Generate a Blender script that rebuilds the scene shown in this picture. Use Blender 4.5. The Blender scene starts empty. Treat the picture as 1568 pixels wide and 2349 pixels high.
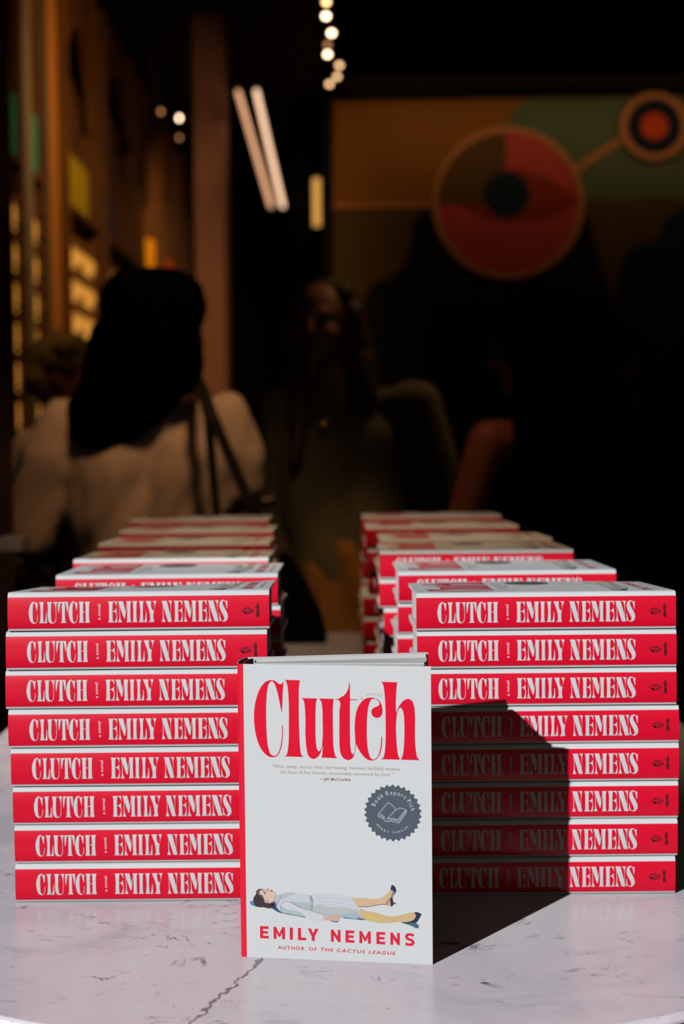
import bpy, bmesh, math, random
from mathutils import Vector, Matrix
random.seed(7)
scene = bpy.context.scene
col = scene.collection

# ------------------------------------------------------------------ camera, world, sun, exposure
TZ = 0.90                      # table top height
CAMZ = TZ + 0.396
F = 3262.5
PITCH = math.radians(2.94)
ROLL = math.radians(0.55)
cd = bpy.data.cameras.new('camera')
cam = bpy.data.objects.new('camera', cd)
col.objects.link(cam)
cd.sensor_fit = 'VERTICAL'
cd.sensor_height = 36.0
cd.lens = 50.0
cd.clip_start = 0.05
cam.matrix_world = (Matrix.Translation((0, 0, CAMZ)) @ Matrix.Rotation(math.radians(90) - PITCH, 4, 'X')
                    @ Matrix.Rotation(-ROLL, 4, 'Z'))
cd.dof.use_dof = True
cd.dof.focus_distance = 1.13
cd.dof.aperture_fstop = 4.8
scene.camera = cam

w = bpy.data.worlds.new('sky')
scene.world = w
w.use_nodes = True
nt = w.node_tree
bgn = nt.nodes['Background']
bgn.inputs[0].default_value = (1.0, 0.80, 0.64, 1)
bgn.inputs[1].default_value = 0.08

SUN_DIR = Vector((0.80, 1.0, -0.614)).normalized()
sl = bpy.data.lights.new('sun', 'SUN')
sl.energy = 3.75
sl.angle = math.radians(0.55)
sl.color = (0.975, 0.99, 1.0)
so = bpy.data.objects.new('sun', sl)
so.rotation_mode = 'QUATERNION'
so.rotation_quaternion = SUN_DIR.to_track_quat('-Z', 'Y')
so.location = (-4, -5, 5)
col.objects.link(so)

vs = scene.view_settings
vs.view_transform = 'Standard'
vs.look = 'None'
vs.exposure = 0.0
vs.gamma = 1.0
vs.use_curve_mapping = False
scene.cycles.use_denoising = True
scene.cycles.max_bounces = 8
scene.cycles.diffuse_bounces = 0
scene.cycles.caustics_reflective = False
scene.cycles.caustics_refractive = False
scene.cycles.sample_clamp_indirect = 4.0


# unseen warm lamps without fixtures, added to light people, stacks and walls
def lamp(kind, loc, energy, color, target=None, size=0.1, spot=60, blend=0.6):
    l = bpy.data.lights.new('unseen_lamp', kind)
    l.energy = energy
    l.color = color
    if kind == 'SPOT':
        l.spot_size = math.radians(spot)
        l.spot_blend = blend
        l.shadow_soft_size = size
    elif kind == 'AREA':
        l.size = size
    else:
        l.shadow_soft_size = size
    o = bpy.data.objects.new('unseen_lamp', l)
    o.location = loc
    if target is not None:
        d = Vector(target) - Vector(loc)
        o.rotation_mode = 'QUATERNION'
        o.rotation_quaternion = d.to_track_quat('-Z', 'Y')
    col.objects.link(o)
    return o


WARM = (1.0, 0.62, 0.25)
lamp('SPOT', (-0.05, 1.55, 2.4), 33, (1.0, 0.68, 0.40), (-0.05, 2.05, 1.0), 0.05, 52, 1.0)       # unseen spot added to warm the tops and spines of the far stacks
lamp('SPOT', (-0.1, 2.62, 2.35), 20, (1.0, 0.60, 0.32), (-0.50, 3.15, 1.15), 0.08, 68, 0.9)      # on the blouse at the left
lamp('SPOT', (0.8, 4.15, 3.4), 26, WARM, (0.16, 3.86, 1.45), 0.06, 26, 0.8)     # on the woman in the middle
lamp('SPOT', (-0.05, 2.62, 2.6), 8.0, (1.0, 0.5, 0.25), (0.33, 3.1, 1.12), 0.06, 22, 0.8)  # unseen spot added for the bare arm at the right
lamp('SPOT', (0.15, 2.6, 2.5), 16, WARM, (0.02, 3.75, 0.80), 0.05, 13, 0.5)   # added spot that brightens the skirt beyond the table
lamp('SPOT', (-0.9, 3.6, 3.4), 14, WARM, (-0.82, 4.0, 1.5), 0.05, 30, 0.6)   # added spot that brightens the fair hair at far left
lamp('SPOT', (0.15, 5.6, 3.4), 120, WARM, (-1.3, 7.3, 2.2), 0.08, 88, 1.0)              # shelf wall
wwl = lamp('AREA', (1.25, 7.55, 3.13), 2.1, (1.0, 0.66, 0.36), (1.25, 8.0, 2.75), 2.7)    # wall washer under the soffit
lamp('SPOT', (-0.5, 9.1, 2.95), 60, WARM, (-1.3, 10.5, 2.6), 0.0, 70, 1.0)        # unseen point-like spot added to bring up the far display bays
wwl.data.shape = 'RECTANGLE'
wwl.data.size_y = 0.05
lamp('SPOT', (-0.5, 6.5, 3.5), 6, (1.0, 0.68, 0.5), (-0.76, 8.4, 1.15), 0.05, 30, 1.0)  # on the column


# ------------------------------------------------------------------ camera rays -> world points
def ray(px, py):
    a = (px - 784.0) / F
    b = -(py - 1174.5) / F
    c, s = math.cos(ROLL), math.sin(ROLL)
    a2 = a * c + b * s
    b2 = -a * s + b * c
    return Vector((a2, math.cos(PITCH) + b2 * math.sin(PITCH), -math.sin(PITCH) + b2 * math.cos(PITCH)))


C0 = Vector((0, 0, CAMZ))
def at_d(px, py, D):
    d = ray(px, py)
    return C0 + d * (D / d.y)
def at_z(px, py, z):
    d = ray(px, py)
    return C0 + d * ((z - CAMZ) / d.z)
def at_x(px, py, x):
    d = ray(px, py)
    return C0 + d * (x / d.x)


# ------------------------------------------------------------------ materials
def lin(c):
    return tuple((v / 255.0 / 12.92) if v / 255.0 <= 0.04045 else ((v / 255.0 + 0.055) / 1.055) ** 2.4 for v in c) + (1.0,)


MATS = {}
def mat(name, rgb, rough=0.5, spec=0.5, metal=0.0, emit=None, noise=0.0, nscale=20.0, bump=0.0, bscale=200.0, sheen=0.0):
    if name in MATS:
        return MATS[name]
    m = bpy.data.materials.new(name)
    m.use_nodes = True
    t = m.node_tree
    b = t.nodes['Principled BSDF']
    base = lin(rgb)
    b.inputs['Base Color'].default_value = base
    b.inputs['Roughness'].default_value = rough
    b.inputs['Specular IOR Level'].default_value = spec
    b.inputs['Metallic'].default_value = metal
    if sheen:
        b.inputs['Sheen Weight'].default_value = sheen
    if emit:
        b.inputs['Emission Color'].default_value = lin(emit[0])
        b.inputs['Emission Strength'].default_value = emit[1]
    tc = t.nodes.new('ShaderNodeTexCoord')
    if noise:
        n = t.nodes.new('ShaderNodeTexNoise')
        n.inputs['Scale'].default_value = nscale
        n.inputs['Detail'].default_value = 4
        t.links.new(tc.outputs['Object'], n.inputs['Vector'])
        r = t.nodes.new('ShaderNodeValToRGB')
        r.color_ramp.elements[0].position = 0.3
        r.color_ramp.elements[1].position = 0.7
        r.color_ramp.elements[0].color = tuple(v * (1 - noise) for v in base[:3]) + (1,)
        r.color_ramp.elements[1].color = tuple(min(1, v * (1 + noise * 0.5)) for v in base[:3]) + (1,)
        t.links.new(n.outputs['Fac'], r.inputs['Fac'])
        t.links.new(r.outputs['Color'], b.inputs['Base Color'])
    if bump:
        n2 = t.nodes.new('ShaderNodeTexNoise')
        n2.inputs['Scale'].default_value = bscale
        t.links.new(tc.outputs['Object'], n2.inputs['Vector'])
        bp = t.nodes.new('ShaderNodeBump')
        bp.inputs['Strength'].default_value = bump
        bp.inputs['Distance'].default_value = 0.002
        t.links.new(n2.outputs['Fac'], bp.inputs['Height'])
        t.links.new(bp.outputs['Normal'], b.inputs['Normal'])
    MATS[name] = m
    return m


JW = mat('jacket_white_paper', (217, 219, 221), 0.6, 0.12, noise=0.02, nscale=9)
JR = mat('jacket_red_ink', (232, 6, 48), 0.38, 0.5, noise=0.05, nscale=14)
SPW = mat('spine_white_ink', (217, 219, 222), 0.45, 0.4, noise=0.02)
INK_RED = mat('title_red_ink', (234, 0, 48), 0.42, 0.4, noise=0.03)
INK_RED2 = mat('author_red_ink', (226, 34, 66), 0.42, 0.4, noise=0.03)
INK_GREY = mat('quote_taupe_ink', (178, 160, 152), 0.5, 0.3, noise=0.02)
INK_TAUPE = mat('quote_dark_taupe_ink', (150, 118, 96), 0.5, 0.3, noise=0.02)
INK_BEIGE = mat('novel_beige_ink', (200, 196, 184), 0.5, 0.3, noise=0.02)
INK_BLACK = mat('imprint_black_ink', (26, 22, 28), 0.5, 0.3, noise=0.1)
BOARD = mat('cover_board_cloth', (120, 10, 22), 0.7, 0.2, noise=0.2, nscale=200)
BOARDB = mat('cover_board_brown', (88, 60, 46), 0.7, 0.2, noise=0.2, nscale=200)
SEAL = mat('seal_gunmetal_foil', (96, 106, 120), 0.42, 0.5, 0.35, noise=0.06, nscale=300)
SEALT = mat('seal_silver_emboss', (214, 220, 230), 0.35, 0.6, 0.1, noise=0.05, nscale=100)


def page_mat():
    m = bpy.data.materials.new('page_edges_paper')
    m.use_nodes = True
    t = m.node_tree
    b = t.nodes['Principled BSDF']
    b.inputs['Roughness'].default_value = 0.8
    b.inputs['Specular IOR Level'].default_value = 0.2
    tc = t.nodes.new('ShaderNodeTexCoord')
    mp = t.nodes.new('ShaderNodeMapping')
    mp.inputs['Scale'].default_value = (3, 3, 2400)
    n = t.nodes.new('ShaderNodeTexNoise')
    n.inputs['Scale'].default_value = 1.0
    n.inputs['Detail'].default_value = 2
    r = t.nodes.new('ShaderNodeValToRGB')
    r.color_ramp.elements[0].color = lin((196, 192, 188))
    r.color_ramp.elements[1].color = lin((240, 238, 236))
    r.color_ramp.elements[0].position = 0.3
    r.color_ramp.elements[1].position = 0.6
    t.links.new(tc.outputs['Object'], mp.inputs['Vector'])
    t.links.new(mp.outputs['Vector'], n.inputs['Vector'])
    t.links.new(n.outputs['Fac'], r.inputs['Fac'])
    t.links.new(r.outputs['Color'], b.inputs['Base Color'])
    return m
PAGES = page_mat()


def marble_mat():
    m = bpy.data.materials.new('white_marble')
    m.use_nodes = True
    t = m.node_tree
    N, K = t.nodes, t.links
    b = N['Principled BSDF']
    b.inputs['Roughness'].default_value = 0.24
    b.inputs['Specular IOR Level'].default_value = 0.45
    tc = N.new('ShaderNodeTexCoord')
    def noise(scale, detail=4, rough=0.55, dist=0.0, mapscale=(1, 1, 1), loc=(0, 0, 0)):
        mp = N.new('ShaderNodeMapping')
        mp.inputs['Scale'].default_value = mapscale
        mp.inputs['Location'].default_value = loc
        K.new(tc.outputs['Object'], mp.inputs['Vector'])
        n = N.new('ShaderNodeTexNoise')
        n.inputs['Scale'].default_value = scale
        n.inputs['Detail'].default_value = detail
        n.inputs['Roughness'].default_value = rough
        n.inputs['Distortion'].default_value = dist
        K.new(mp.outputs['Vector'], n.inputs['Vector'])
        return n.outputs['Fac']
    def ramp(f, stops):
        r = N.new('ShaderNodeValToRGB')
        els = r.color_ramp.elements
        while len(els) < len(stops):
            els.new(0.5)
        for e, (p, c) in zip(els, stops):
            e.position = p
            e.color = c if len(c) == 4 else tuple(c) + (1,)
        K.new(f, r.inputs['Fac'])
        return r.outputs['Color']
    def mix(f, a, bb):
        x = N.new('ShaderNodeMix')
        x.data_type = 'RGBA'
        K.new(f, x.inputs['Factor'])
        K.new(a, x.inputs['A'])
        if isinstance(bb, tuple):
            x.inputs['B'].default_value = bb
        else:
            K.new(bb, x.inputs['B'])
        return x.outputs['Result']
    base = ramp(noise(5.5, 5, 0.55, 0.8), [(0.32, lin((226, 220, 230))), (0.5, lin((249, 236, 246))), (0.7, lin((250, 248, 251)))])
    w1, b1 = (0, 0, 0, 1), (1, 1, 1, 1)
    # faint grey clouds
    f = ramp(noise(9, 6, 0.65, 1.5, (1.0, 1.6, 1), (3.1, 1.7, 0)), [(0.56, w1), (0.72, (0.5, 0.5, 0.5, 1))])
    c = mix(f, base, lin((182, 178, 190)))
    # thin veins: noise isolines masked by a coarse noise
    def vein(scale, dist, loc, width, mlo, mhi, col_, msc=(1, 2, 1)):
        v = noise(scale, 5, 0.6, dist, (1, 1.5, 1), loc)
        iso = ramp(v, [(0.5 - width, w1), (0.5, b1), (0.5 + width, w1)])
        mk = ramp(noise(scale * 1.6, 3, 0.6, 0.3, msc, (loc[1], loc[0] + 5, 0)), [(mlo, w1), (mhi, b1)])
        mu = N.new('ShaderNodeMath')
        mu.operation = 'MULTIPLY'
        K.new(iso, mu.inputs[0])
        K.new(mk, mu.inputs[1])
        return mu.outputs[0], col_
    for args in ((7, 0.9, (0.3, 2.2, 0), 0.012, 0.56, 0.70, lin((112, 96, 108))),
                 (15, 0.8, (4.3, 0.2, 0), 0.018, 0.58, 0.70, lin((120, 100, 108)))):
        f, cc = vein(*args)
        c = mix(f, c, cc)
    # dark mineral flecks
    f = ramp(noise(26, 4, 0.6, 0.6, (0.75, 1.5, 1), (8, 3, 0)), [(0.69, w1), (0.745, (0.85, 0.85, 0.85, 1))])
    c = mix(f, c, lin((98, 84, 96)))
    f = ramp(noise(60, 3, 0.6, 0.8, (0.6, 1.5, 1), (1, 9, 0)), [(0.71, w1), (0.76, (0.7, 0.7, 0.7, 1))])
    c = mix(f, c, lin((110, 96, 104)))
    # one long vein that crosses the slab in front of the upright book: distance to the line x = f(y)
    sx = N.new('ShaderNodeSeparateXYZ')
    K.new(tc.outputs['Object'], sx.inputs[0])
    wob = noise(22, 4, 0.65, 0.5, (1, 1, 1), (2, 2, 0))
    wob2 = noise(6, 2, 0.5, 0.0, (1, 1, 1), (7, 2, 0))
    def math_(op, a, bb):
        x = N.new('ShaderNodeMath')
        x.operation = op
        for k, v in enumerate((a, bb)):
            if isinstance(v, (int, float)):
                x.inputs[k].default_value = v
            else:
                K.new(v, x.inputs[k])
        return x.outputs[0]
    p1, p2 = at_z(432, 2345, TZ), at_z(612, 2196, TZ)
    k = (p2.x - p1.x) / (p2.y - p1.y)
    d = math_('SUBTRACT', sx.outputs[0], math_('ADD', math_('MULTIPLY', math_('SUBTRACT', sx.outputs[1], p1.y), k), p1.x))
    d = math_('ADD', d, math_('MULTIPLY', math_('SUBTRACT', wob, 0.5), 0.05))
    d = math_('ABSOLUTE', d, 0)
    wd = math_('ADD', math_('MULTIPLY', wob2, 0.006), -0.0015)
    f1 = math_('SUBTRACT', 1.0, math_('DIVIDE', d, wd))
    f1 = math_('MULTIPLY', math_('MAXIMUM', f1, 0.0), 1.2)
    my = math_('MULTIPLY', math_('LESS_THAN', sx.outputs[1], 1.10), 1.0)
    f1 = math_('MINIMUM', math_('MULTIPLY', f1, my), 0.85)
    c = mix(f1, c, lin((96, 84, 96)))
    K.new(c, b.inputs['Base Color'])
    return m
MARBLE = marble_mat()

WOOD = None
def wood_mat(name, c1, c2, scale=(1, 1, 12), rough=0.5):
    m = bpy.data.materials.new(name)
    m.use_nodes = True
    t = m.node_tree
    b = t.nodes['Principled BSDF']
    b.inputs['Roughness'].default_value = rough
    tc = t.nodes.new('ShaderNodeTexCoord')
    mp = t.nodes.new('ShaderNodeMapping')
    mp.inputs['Scale'].default_value = scale
    n = t.nodes.new('ShaderNodeTexNoise')
    n.inputs['Scale'].default_value = 3
    n.inputs['Detail'].default_value = 5
    n.inputs['Distortion'].default_value = 1.0
    r = t.nodes.new('ShaderNodeValToRGB')
    r.color_ramp.elements[0].color = lin(c1)
    r.color_ramp.elements[1].color = lin(c2)
    r.color_ramp.elements[0].position = 0.3
    r.color_ramp.elements[1].position = 0.7
    t.links.new(tc.outputs['Object'], mp.inputs['Vector'])
    t.links.new(mp.outputs['Vector'], n.inputs['Vector'])
    t.links.new(n.outputs['Fac'], r.inputs['Fac'])
    t.links.new(r.outputs['Color'], b.inputs['Base Color'])
    return m
OAK = wood_mat('oak_shelf_wood', (98, 56, 20), (128, 78, 32), (8, 8, 1))
GREYPOST = mat('grey_painted_post', (150, 128, 108), 0.5, noise=0.05)
BLACKW = mat('black_matt_paint', (14, 13, 13), 0.8, 0.2, noise=0.2, nscale=4)
CEILM = mat('dark_ceiling_paint', (34, 28, 24), 0.85, 0.2, noise=0.2, nscale=2)
FLOORM = wood_mat('dark_floor_boards', (38, 26, 20), (58, 40, 28), (1, 10, 1), 0.5)


# ------------------------------------------------------------------ helpers
def link(o, parent=None):
    col.objects.link(o)
    if parent is not None:
        o.parent = parent
    return o


def obj(name, me, mats=None, parent=None, smooth=False):
    if isinstance(me, bmesh.types.BMesh):
        bm = me
        me = bpy.data.meshes.new(name)
        bm.normal_update()
        bm.to_mesh(me)
        bm.free()
    me.name = name
    if mats is not None:
        if len(me.materials):
            me.materials.clear()
        for m in (mats if isinstance(mats, (list, tuple)) else [mats]):
            me.materials.append(m)
    if smooth:
        me.polygons.foreach_set('use_smooth', [True] * len(me.polygons))
    return link(bpy.data.objects.new(name, me), parent)


def empty(name, loc=(0, 0, 0), rz=0.0):
    o = bpy.data.objects.new(name, None)
    o.empty_display_size = 0.05
    o.location = loc
    o.rotation_euler = (0, 0, rz)
    return link(o)


def tag(o, label=None, cat=None, group=None, kind=None):
    if label:
        o['label'] = label
    if cat:
        o['category'] = cat
    if group:
        o['group'] = group
    if kind:
        o['kind'] = kind
    return o


def box(bm, lo, hi, mi=0, bevel=0.0):
    vs_ = [bm.verts.new((x, y, z)) for x in (lo[0], hi[0]) for y in (lo[1], hi[1]) for z in (lo[2], hi[2])]
    fs = [(0, 1, 3, 2), (4, 6, 7, 5), (0, 4, 5, 1), (2, 3, 7, 6), (0, 2, 6, 4), (1, 5, 7, 3)]
    out = []
    for f in fs:
        fc = bm.faces.new([vs_[i] for i in f])
        fc.material_index = mi
        out.append(fc)
    if bevel:
        es = list({e for f in out for e in f.edges})
        bmesh.ops.bevel(bm, geom=es, offset=bevel, segments=2, affect='EDGES', profile=0.5)
    return out


def box_obj(name, lo, hi, m, parent=None, bevel=0.0):
    bm = bmesh.new()
    box(bm, lo, hi, bevel=bevel)
    return obj(name, bm, m, parent)


def tube(bm, p0, p1, r0, r1=None, seg=12, cap=True):
    r1 = r0 if r1 is None else r1
    p0, p1 = Vector(p0), Vector(p1)
    q = (p1 - p0).to_track_quat('Z', 'Y')
    a = [bm.verts.new(p0 + q @ Vector((r0 * math.cos(2 * math.pi * k / seg), r0 * math.sin(2 * math.pi * k / seg), 0))) for k in range(seg)]
    b = [bm.verts.new(p1 + q @ Vector((r1 * math.cos(2 * math.pi * k / seg), r1 * math.sin(2 * math.pi * k / seg), 0))) for k in range(seg)]
    for k in range(seg):
        bm.faces.new((a[k], a[(k + 1) % seg], b[(k + 1) % seg], b[k]))
    if cap:
        bm.faces.new(a[::-1])
        bm.faces.new(b)


def spline(pts, n=7, closed=True):
    """Catmull-Rom through pts; a point with a third item is a sharp corner."""
    N = len(pts)
    out = []
    for i in range(N if closed else N - 1):
        p1, p2 = pts[i], pts[(i + 1) % N]
        c1, c2 = len(p1) > 2, len(p2) > 2
        p0 = pts[i - 1] if (closed or i > 0) else p1
        p3 = pts[(i + 2) % N] if (closed or i + 2 < N) else p2
        if c1:
            p0 = (2 * p1[0] - p2[0], 2 * p1[1] - p2[1])
            if not c2:
                p0 = (p1[0] - (p2[0] - p1[0]), p1[1] - (p2[1] - p1[1]))
        if c2:
            p3 = (2 * p2[0] - p1[0], 2 * p2[1] - p1[1])
        if c1 and c2:
            out.append((p1[0], p1[1]))
            continue
        # centripetal-like tangents limited by segment length
        L = math.hypot(p2[0] - p1[0], p2[1] - p1[1])
        def tan(a, b_, c_):
            d1 = math.hypot(b_[0] - a[0], b_[1] - a[1]) or 1e-9
            d2 = math.hypot(c_[0] - b_[0], c_[1] - b_[1]) or 1e-9
            vx = ((b_[0] - a[0]) / d1 * d2 + (c_[0] - b_[0]) / d2 * d1) / (d1 + d2)
            vy = ((b_[1] - a[1]) / d1 * d2 + (c_[1] - b_[1]) / d2 * d1) / (d1 + d2)
            return vx * L, vy * L
        t1 = tan(p0, p1, p2)
        t2 = tan(p1, p2, p3)
        if c1:
            t1 = (p2[0] - p1[0], p2[1] - p1[1])
            t1 = (2 * t1[0] - t2[0] + 0, 2 * t1[1] - t2[1]) if False else t1
        if c2:
            t2 = (p2[0] - p1[0], p2[1] - p1[1])
        for k in range(n):
            t = k / n
            h00, h10 = 2 * t**3 - 3 * t**2 + 1, t**3 - 2 * t**2 + t
            h01, h11 = -2 * t**3 + 3 * t**2, t**3 - t**2
            out.append((h00 * p1[0] + h10 * t1[0] + h01 * p2[0] + h11 * t2[0],
                        h00 * p1[1] + h10 * t1[1] + h01 * p2[1] + h11 * t2[1]))
    return out


def eval_mesh(data):
    o = bpy.data.objects.new('tmp', data)
    col.objects.link(o)
    dg = bpy.context.evaluated_depsgraph_get()
    me = bpy.data.meshes.new_from_object(o.evaluated_get(dg))
    bpy.data.objects.remove(o)
    return me


def fill2d(contours):
    """filled flat mesh data (verts, faces) from closed 2D contours, holes allowed"""
    # scale up so the curve filler works with comfortable numbers
    xs = [p[0] for c in contours for p in c]
    ys = [p[1] for c in contours for p in c]
    ext = max(max(xs) - min(xs), max(ys) - min(ys), 1e-9)
    k = 10.0 / ext
    cu = bpy.data.curves.new('t', 'CURVE')
    cu.dimensions = '2D'
    cu.fill_mode = 'BOTH'
    for c in contours:
        sp = cu.splines.new('POLY')
        sp.points.add(len(c) - 1)
        for q, p in zip(sp.points, c):
            q.co = (p[0] * k, p[1] * k, 0, 1)
        sp.use_cyclic_u = True
    me = eval_mesh(cu)
    bpy.data.curves.remove(cu)
    vs_ = [(v.co.x / k, v.co.y / k) for v in me.vertices]
    fs = [tuple(p.vertices) for p in me.polygons]
    bpy.data.meshes.remove(me)
    # face orientation up (+)
    out = []
    for f in fs:
        a = 0.0
        for i in range(len(f)):
            x0, y0 = vs_[f[i]]
            x1, y1 = vs_[f[(i + 1) % len(f)]]
            a += x0 * y1 - x1 * y0
        out.append(f if a > 0 else f[::-1])
    return vs_, out


TEXTC = {}
def text2d(s, spacing=1.0, offset=0.0, shear=0.0):
    """text as flat mesh data, normalised so that capital height is 1 and x starts at 0"""
    key = (s, spacing, offset, shear)
    if key in TEXTC:
        return TEXTC[key]
    cu = bpy.data.curves.new('t', 'FONT')
    cu.body = s
    cu.size = 10
    cu.space_character = spacing
    cu.offset = offset
    cu.shear = shear
    cu.fill_mode = 'BOTH'
    cu.resolution_u = 4
    me = eval_mesh(cu)
    bpy.data.curves.remove(cu)
    xs = [v.co.x for v in me.vertices]
    x0, x1 = min(xs), max(xs)
    H = 7.29 + 2 * offset
    vs_ = [((v.co.x - x0) / H, (v.co.y + offset) / H) for v in me.vertices]
    fs = []
    for p in me.polygons:
        f = tuple(p.vertices)
        a = sum(vs_[f[i]][0] * vs_[f[(i + 1) % len(f)]][1] - vs_[f[(i + 1) % len(f)]][0] * vs_[f[i]][1] for i in range(len(f)))
        fs.append(f if a > 0 else f[::-1])
    bpy.data.meshes.remove(me)
    TEXTC[key] = (vs_, fs, (x1 - x0) / H)
    return TEXTC[key]


class Flat:
    """collects flat coloured 2D shapes (u, v, layer height) and turns them into one mesh"""
    def __init__(self):
        self.items = []
        self.mats = []
    def mi(self, m):
        if m not in self.mats:
            self.mats.append(m)
        return self.mats.index(m)
    def add(self, data, m, h=0.0, f=None):
        vs_, fs = data[0], data[1]
        if f:
            vs_ = [f(*p) for p in vs_]
        self.items.append((vs_, fs, self.mi(m), h))
    def poly(self, pts, m, h=0.0, smooth=True, n=5):
        c = spline(pts, n) if smooth else [(p[0], p[1]) for p in pts]
        self.add(fill2d([c]), m, h)
    def stroke(self, pts, wd, m, h=0.0, n=6):
        c = spline(pts, n, closed=False) + [(pts[-1][0], pts[-1][1])]
        a, b_ = [], []
        for i, p in enumerate(c):
            q0, q1 = c[max(0, i - 1)], c[min(len(c) - 1, i + 1)]
            dx, dy = q1[0] - q0[0], q1[1] - q0[1]
            L = math.hypot(dx, dy) or 1e-9
            nx, ny = -dy / L * wd / 2, dx / L * wd / 2
            a.append((p[0] + nx, p[1] + ny))
            b_.append((p[0] - nx, p[1] - ny))
        vs_ = a + b_
        k = len(a)
        fs = [(i, k + i, k + i + 1, i + 1) for i in range(k - 1)]
        self.add((vs_, fs), m, h)
    def text(self, s, p0, p1, cap, m, h=0.0, spacing=1.0, offset=0.0, shear=0.0):
        """baseline from p0 to p1, capital height cap"""
        vs_, fs, wd = text2d(s, spacing, offset, shear)
        dx, dy = p1[0] - p0[0], p1[1] - p0[1]
        L = math.hypot(dx, dy)
        ux, uy = dx / L, dy / L
        k = L / wd
        self.add(([(p0[0] + ux * x * k - uy * y * cap, p0[1] + uy * x * k + ux * y * cap) for x, y in vs_], fs), m, h)
    def char(self, s, c, ang, cap, m, h=0.0, offset=0.0, wk=1.0):
        vs_, fs, wd = text2d(s, 1.0, offset)
        ca, sa = math.cos(ang), math.sin(ang)
        out = []
        for x, y in vs_:
            x, y = (x - wd / 2) * cap * wk, (y - 0.5) * cap
            out.append((c[0] + ca * x - sa * y, c[1] + sa * x + ca * y))
        self.add((out, fs), m, h)
    def bmesh(self, fn, gridu=None, gridv=None):
        """fn(u, v, h) -> Vector; optional cuts keep the print on a curved sheet"""
        bm = bmesh.new()
        for vs_, fs, mi, h in self.items:
            b2 = bmesh.new()
            vv = [b2.verts.new((p[0], p[1], h)) for p in vs_]
            for f in fs:
                try:
                    b2.faces.new([vv[i] for i in f]).material_index = mi
                except ValueError:
                    pass
            for ax, grid in ((0, gridu), (1, gridv)):
                for g in grid or ():
                    co = [0, 0, 0]
                    no = [0, 0, 0]
                    co[ax], no[ax] = g, 1
                    if b2.verts and min(v.co[ax] for v in b2.verts) < g < max(v.co[ax] for v in b2.verts):
                        bmesh.ops.bisect_plane(b2, geom=list(b2.verts) + list(b2.edges) + list(b2.faces), plane_co=co, plane_no=no, dist=1e-7)
            me = bpy.data.meshes.new('t')
            b2.to_mesh(me)
            b2.free()
            bm.from_mesh(me)
            bpy.data.meshes.remove(me)
        for v in bm.verts:
            v.co = fn(v.co.x, v.co.y, v.co.z)
        return bm


# ------------------------------------------------------------------ the letters of the display face (capitals, height 100)
def stem(x0, wd):
    return [(x0, 100, 1), (x0 + wd, 100, 1), (x0 + wd - 3, 92), (x0 + wd - 4.5, 70), (x0 + wd - 4.5, 30), (x0 + wd - 3, 8),
            (x0 + wd, 0, 1), (x0, 0, 1), (x0 + 3, 8), (x0 + 4.5, 30), (x0 + 4.5, 70), (x0 + 3, 92)]


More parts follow.
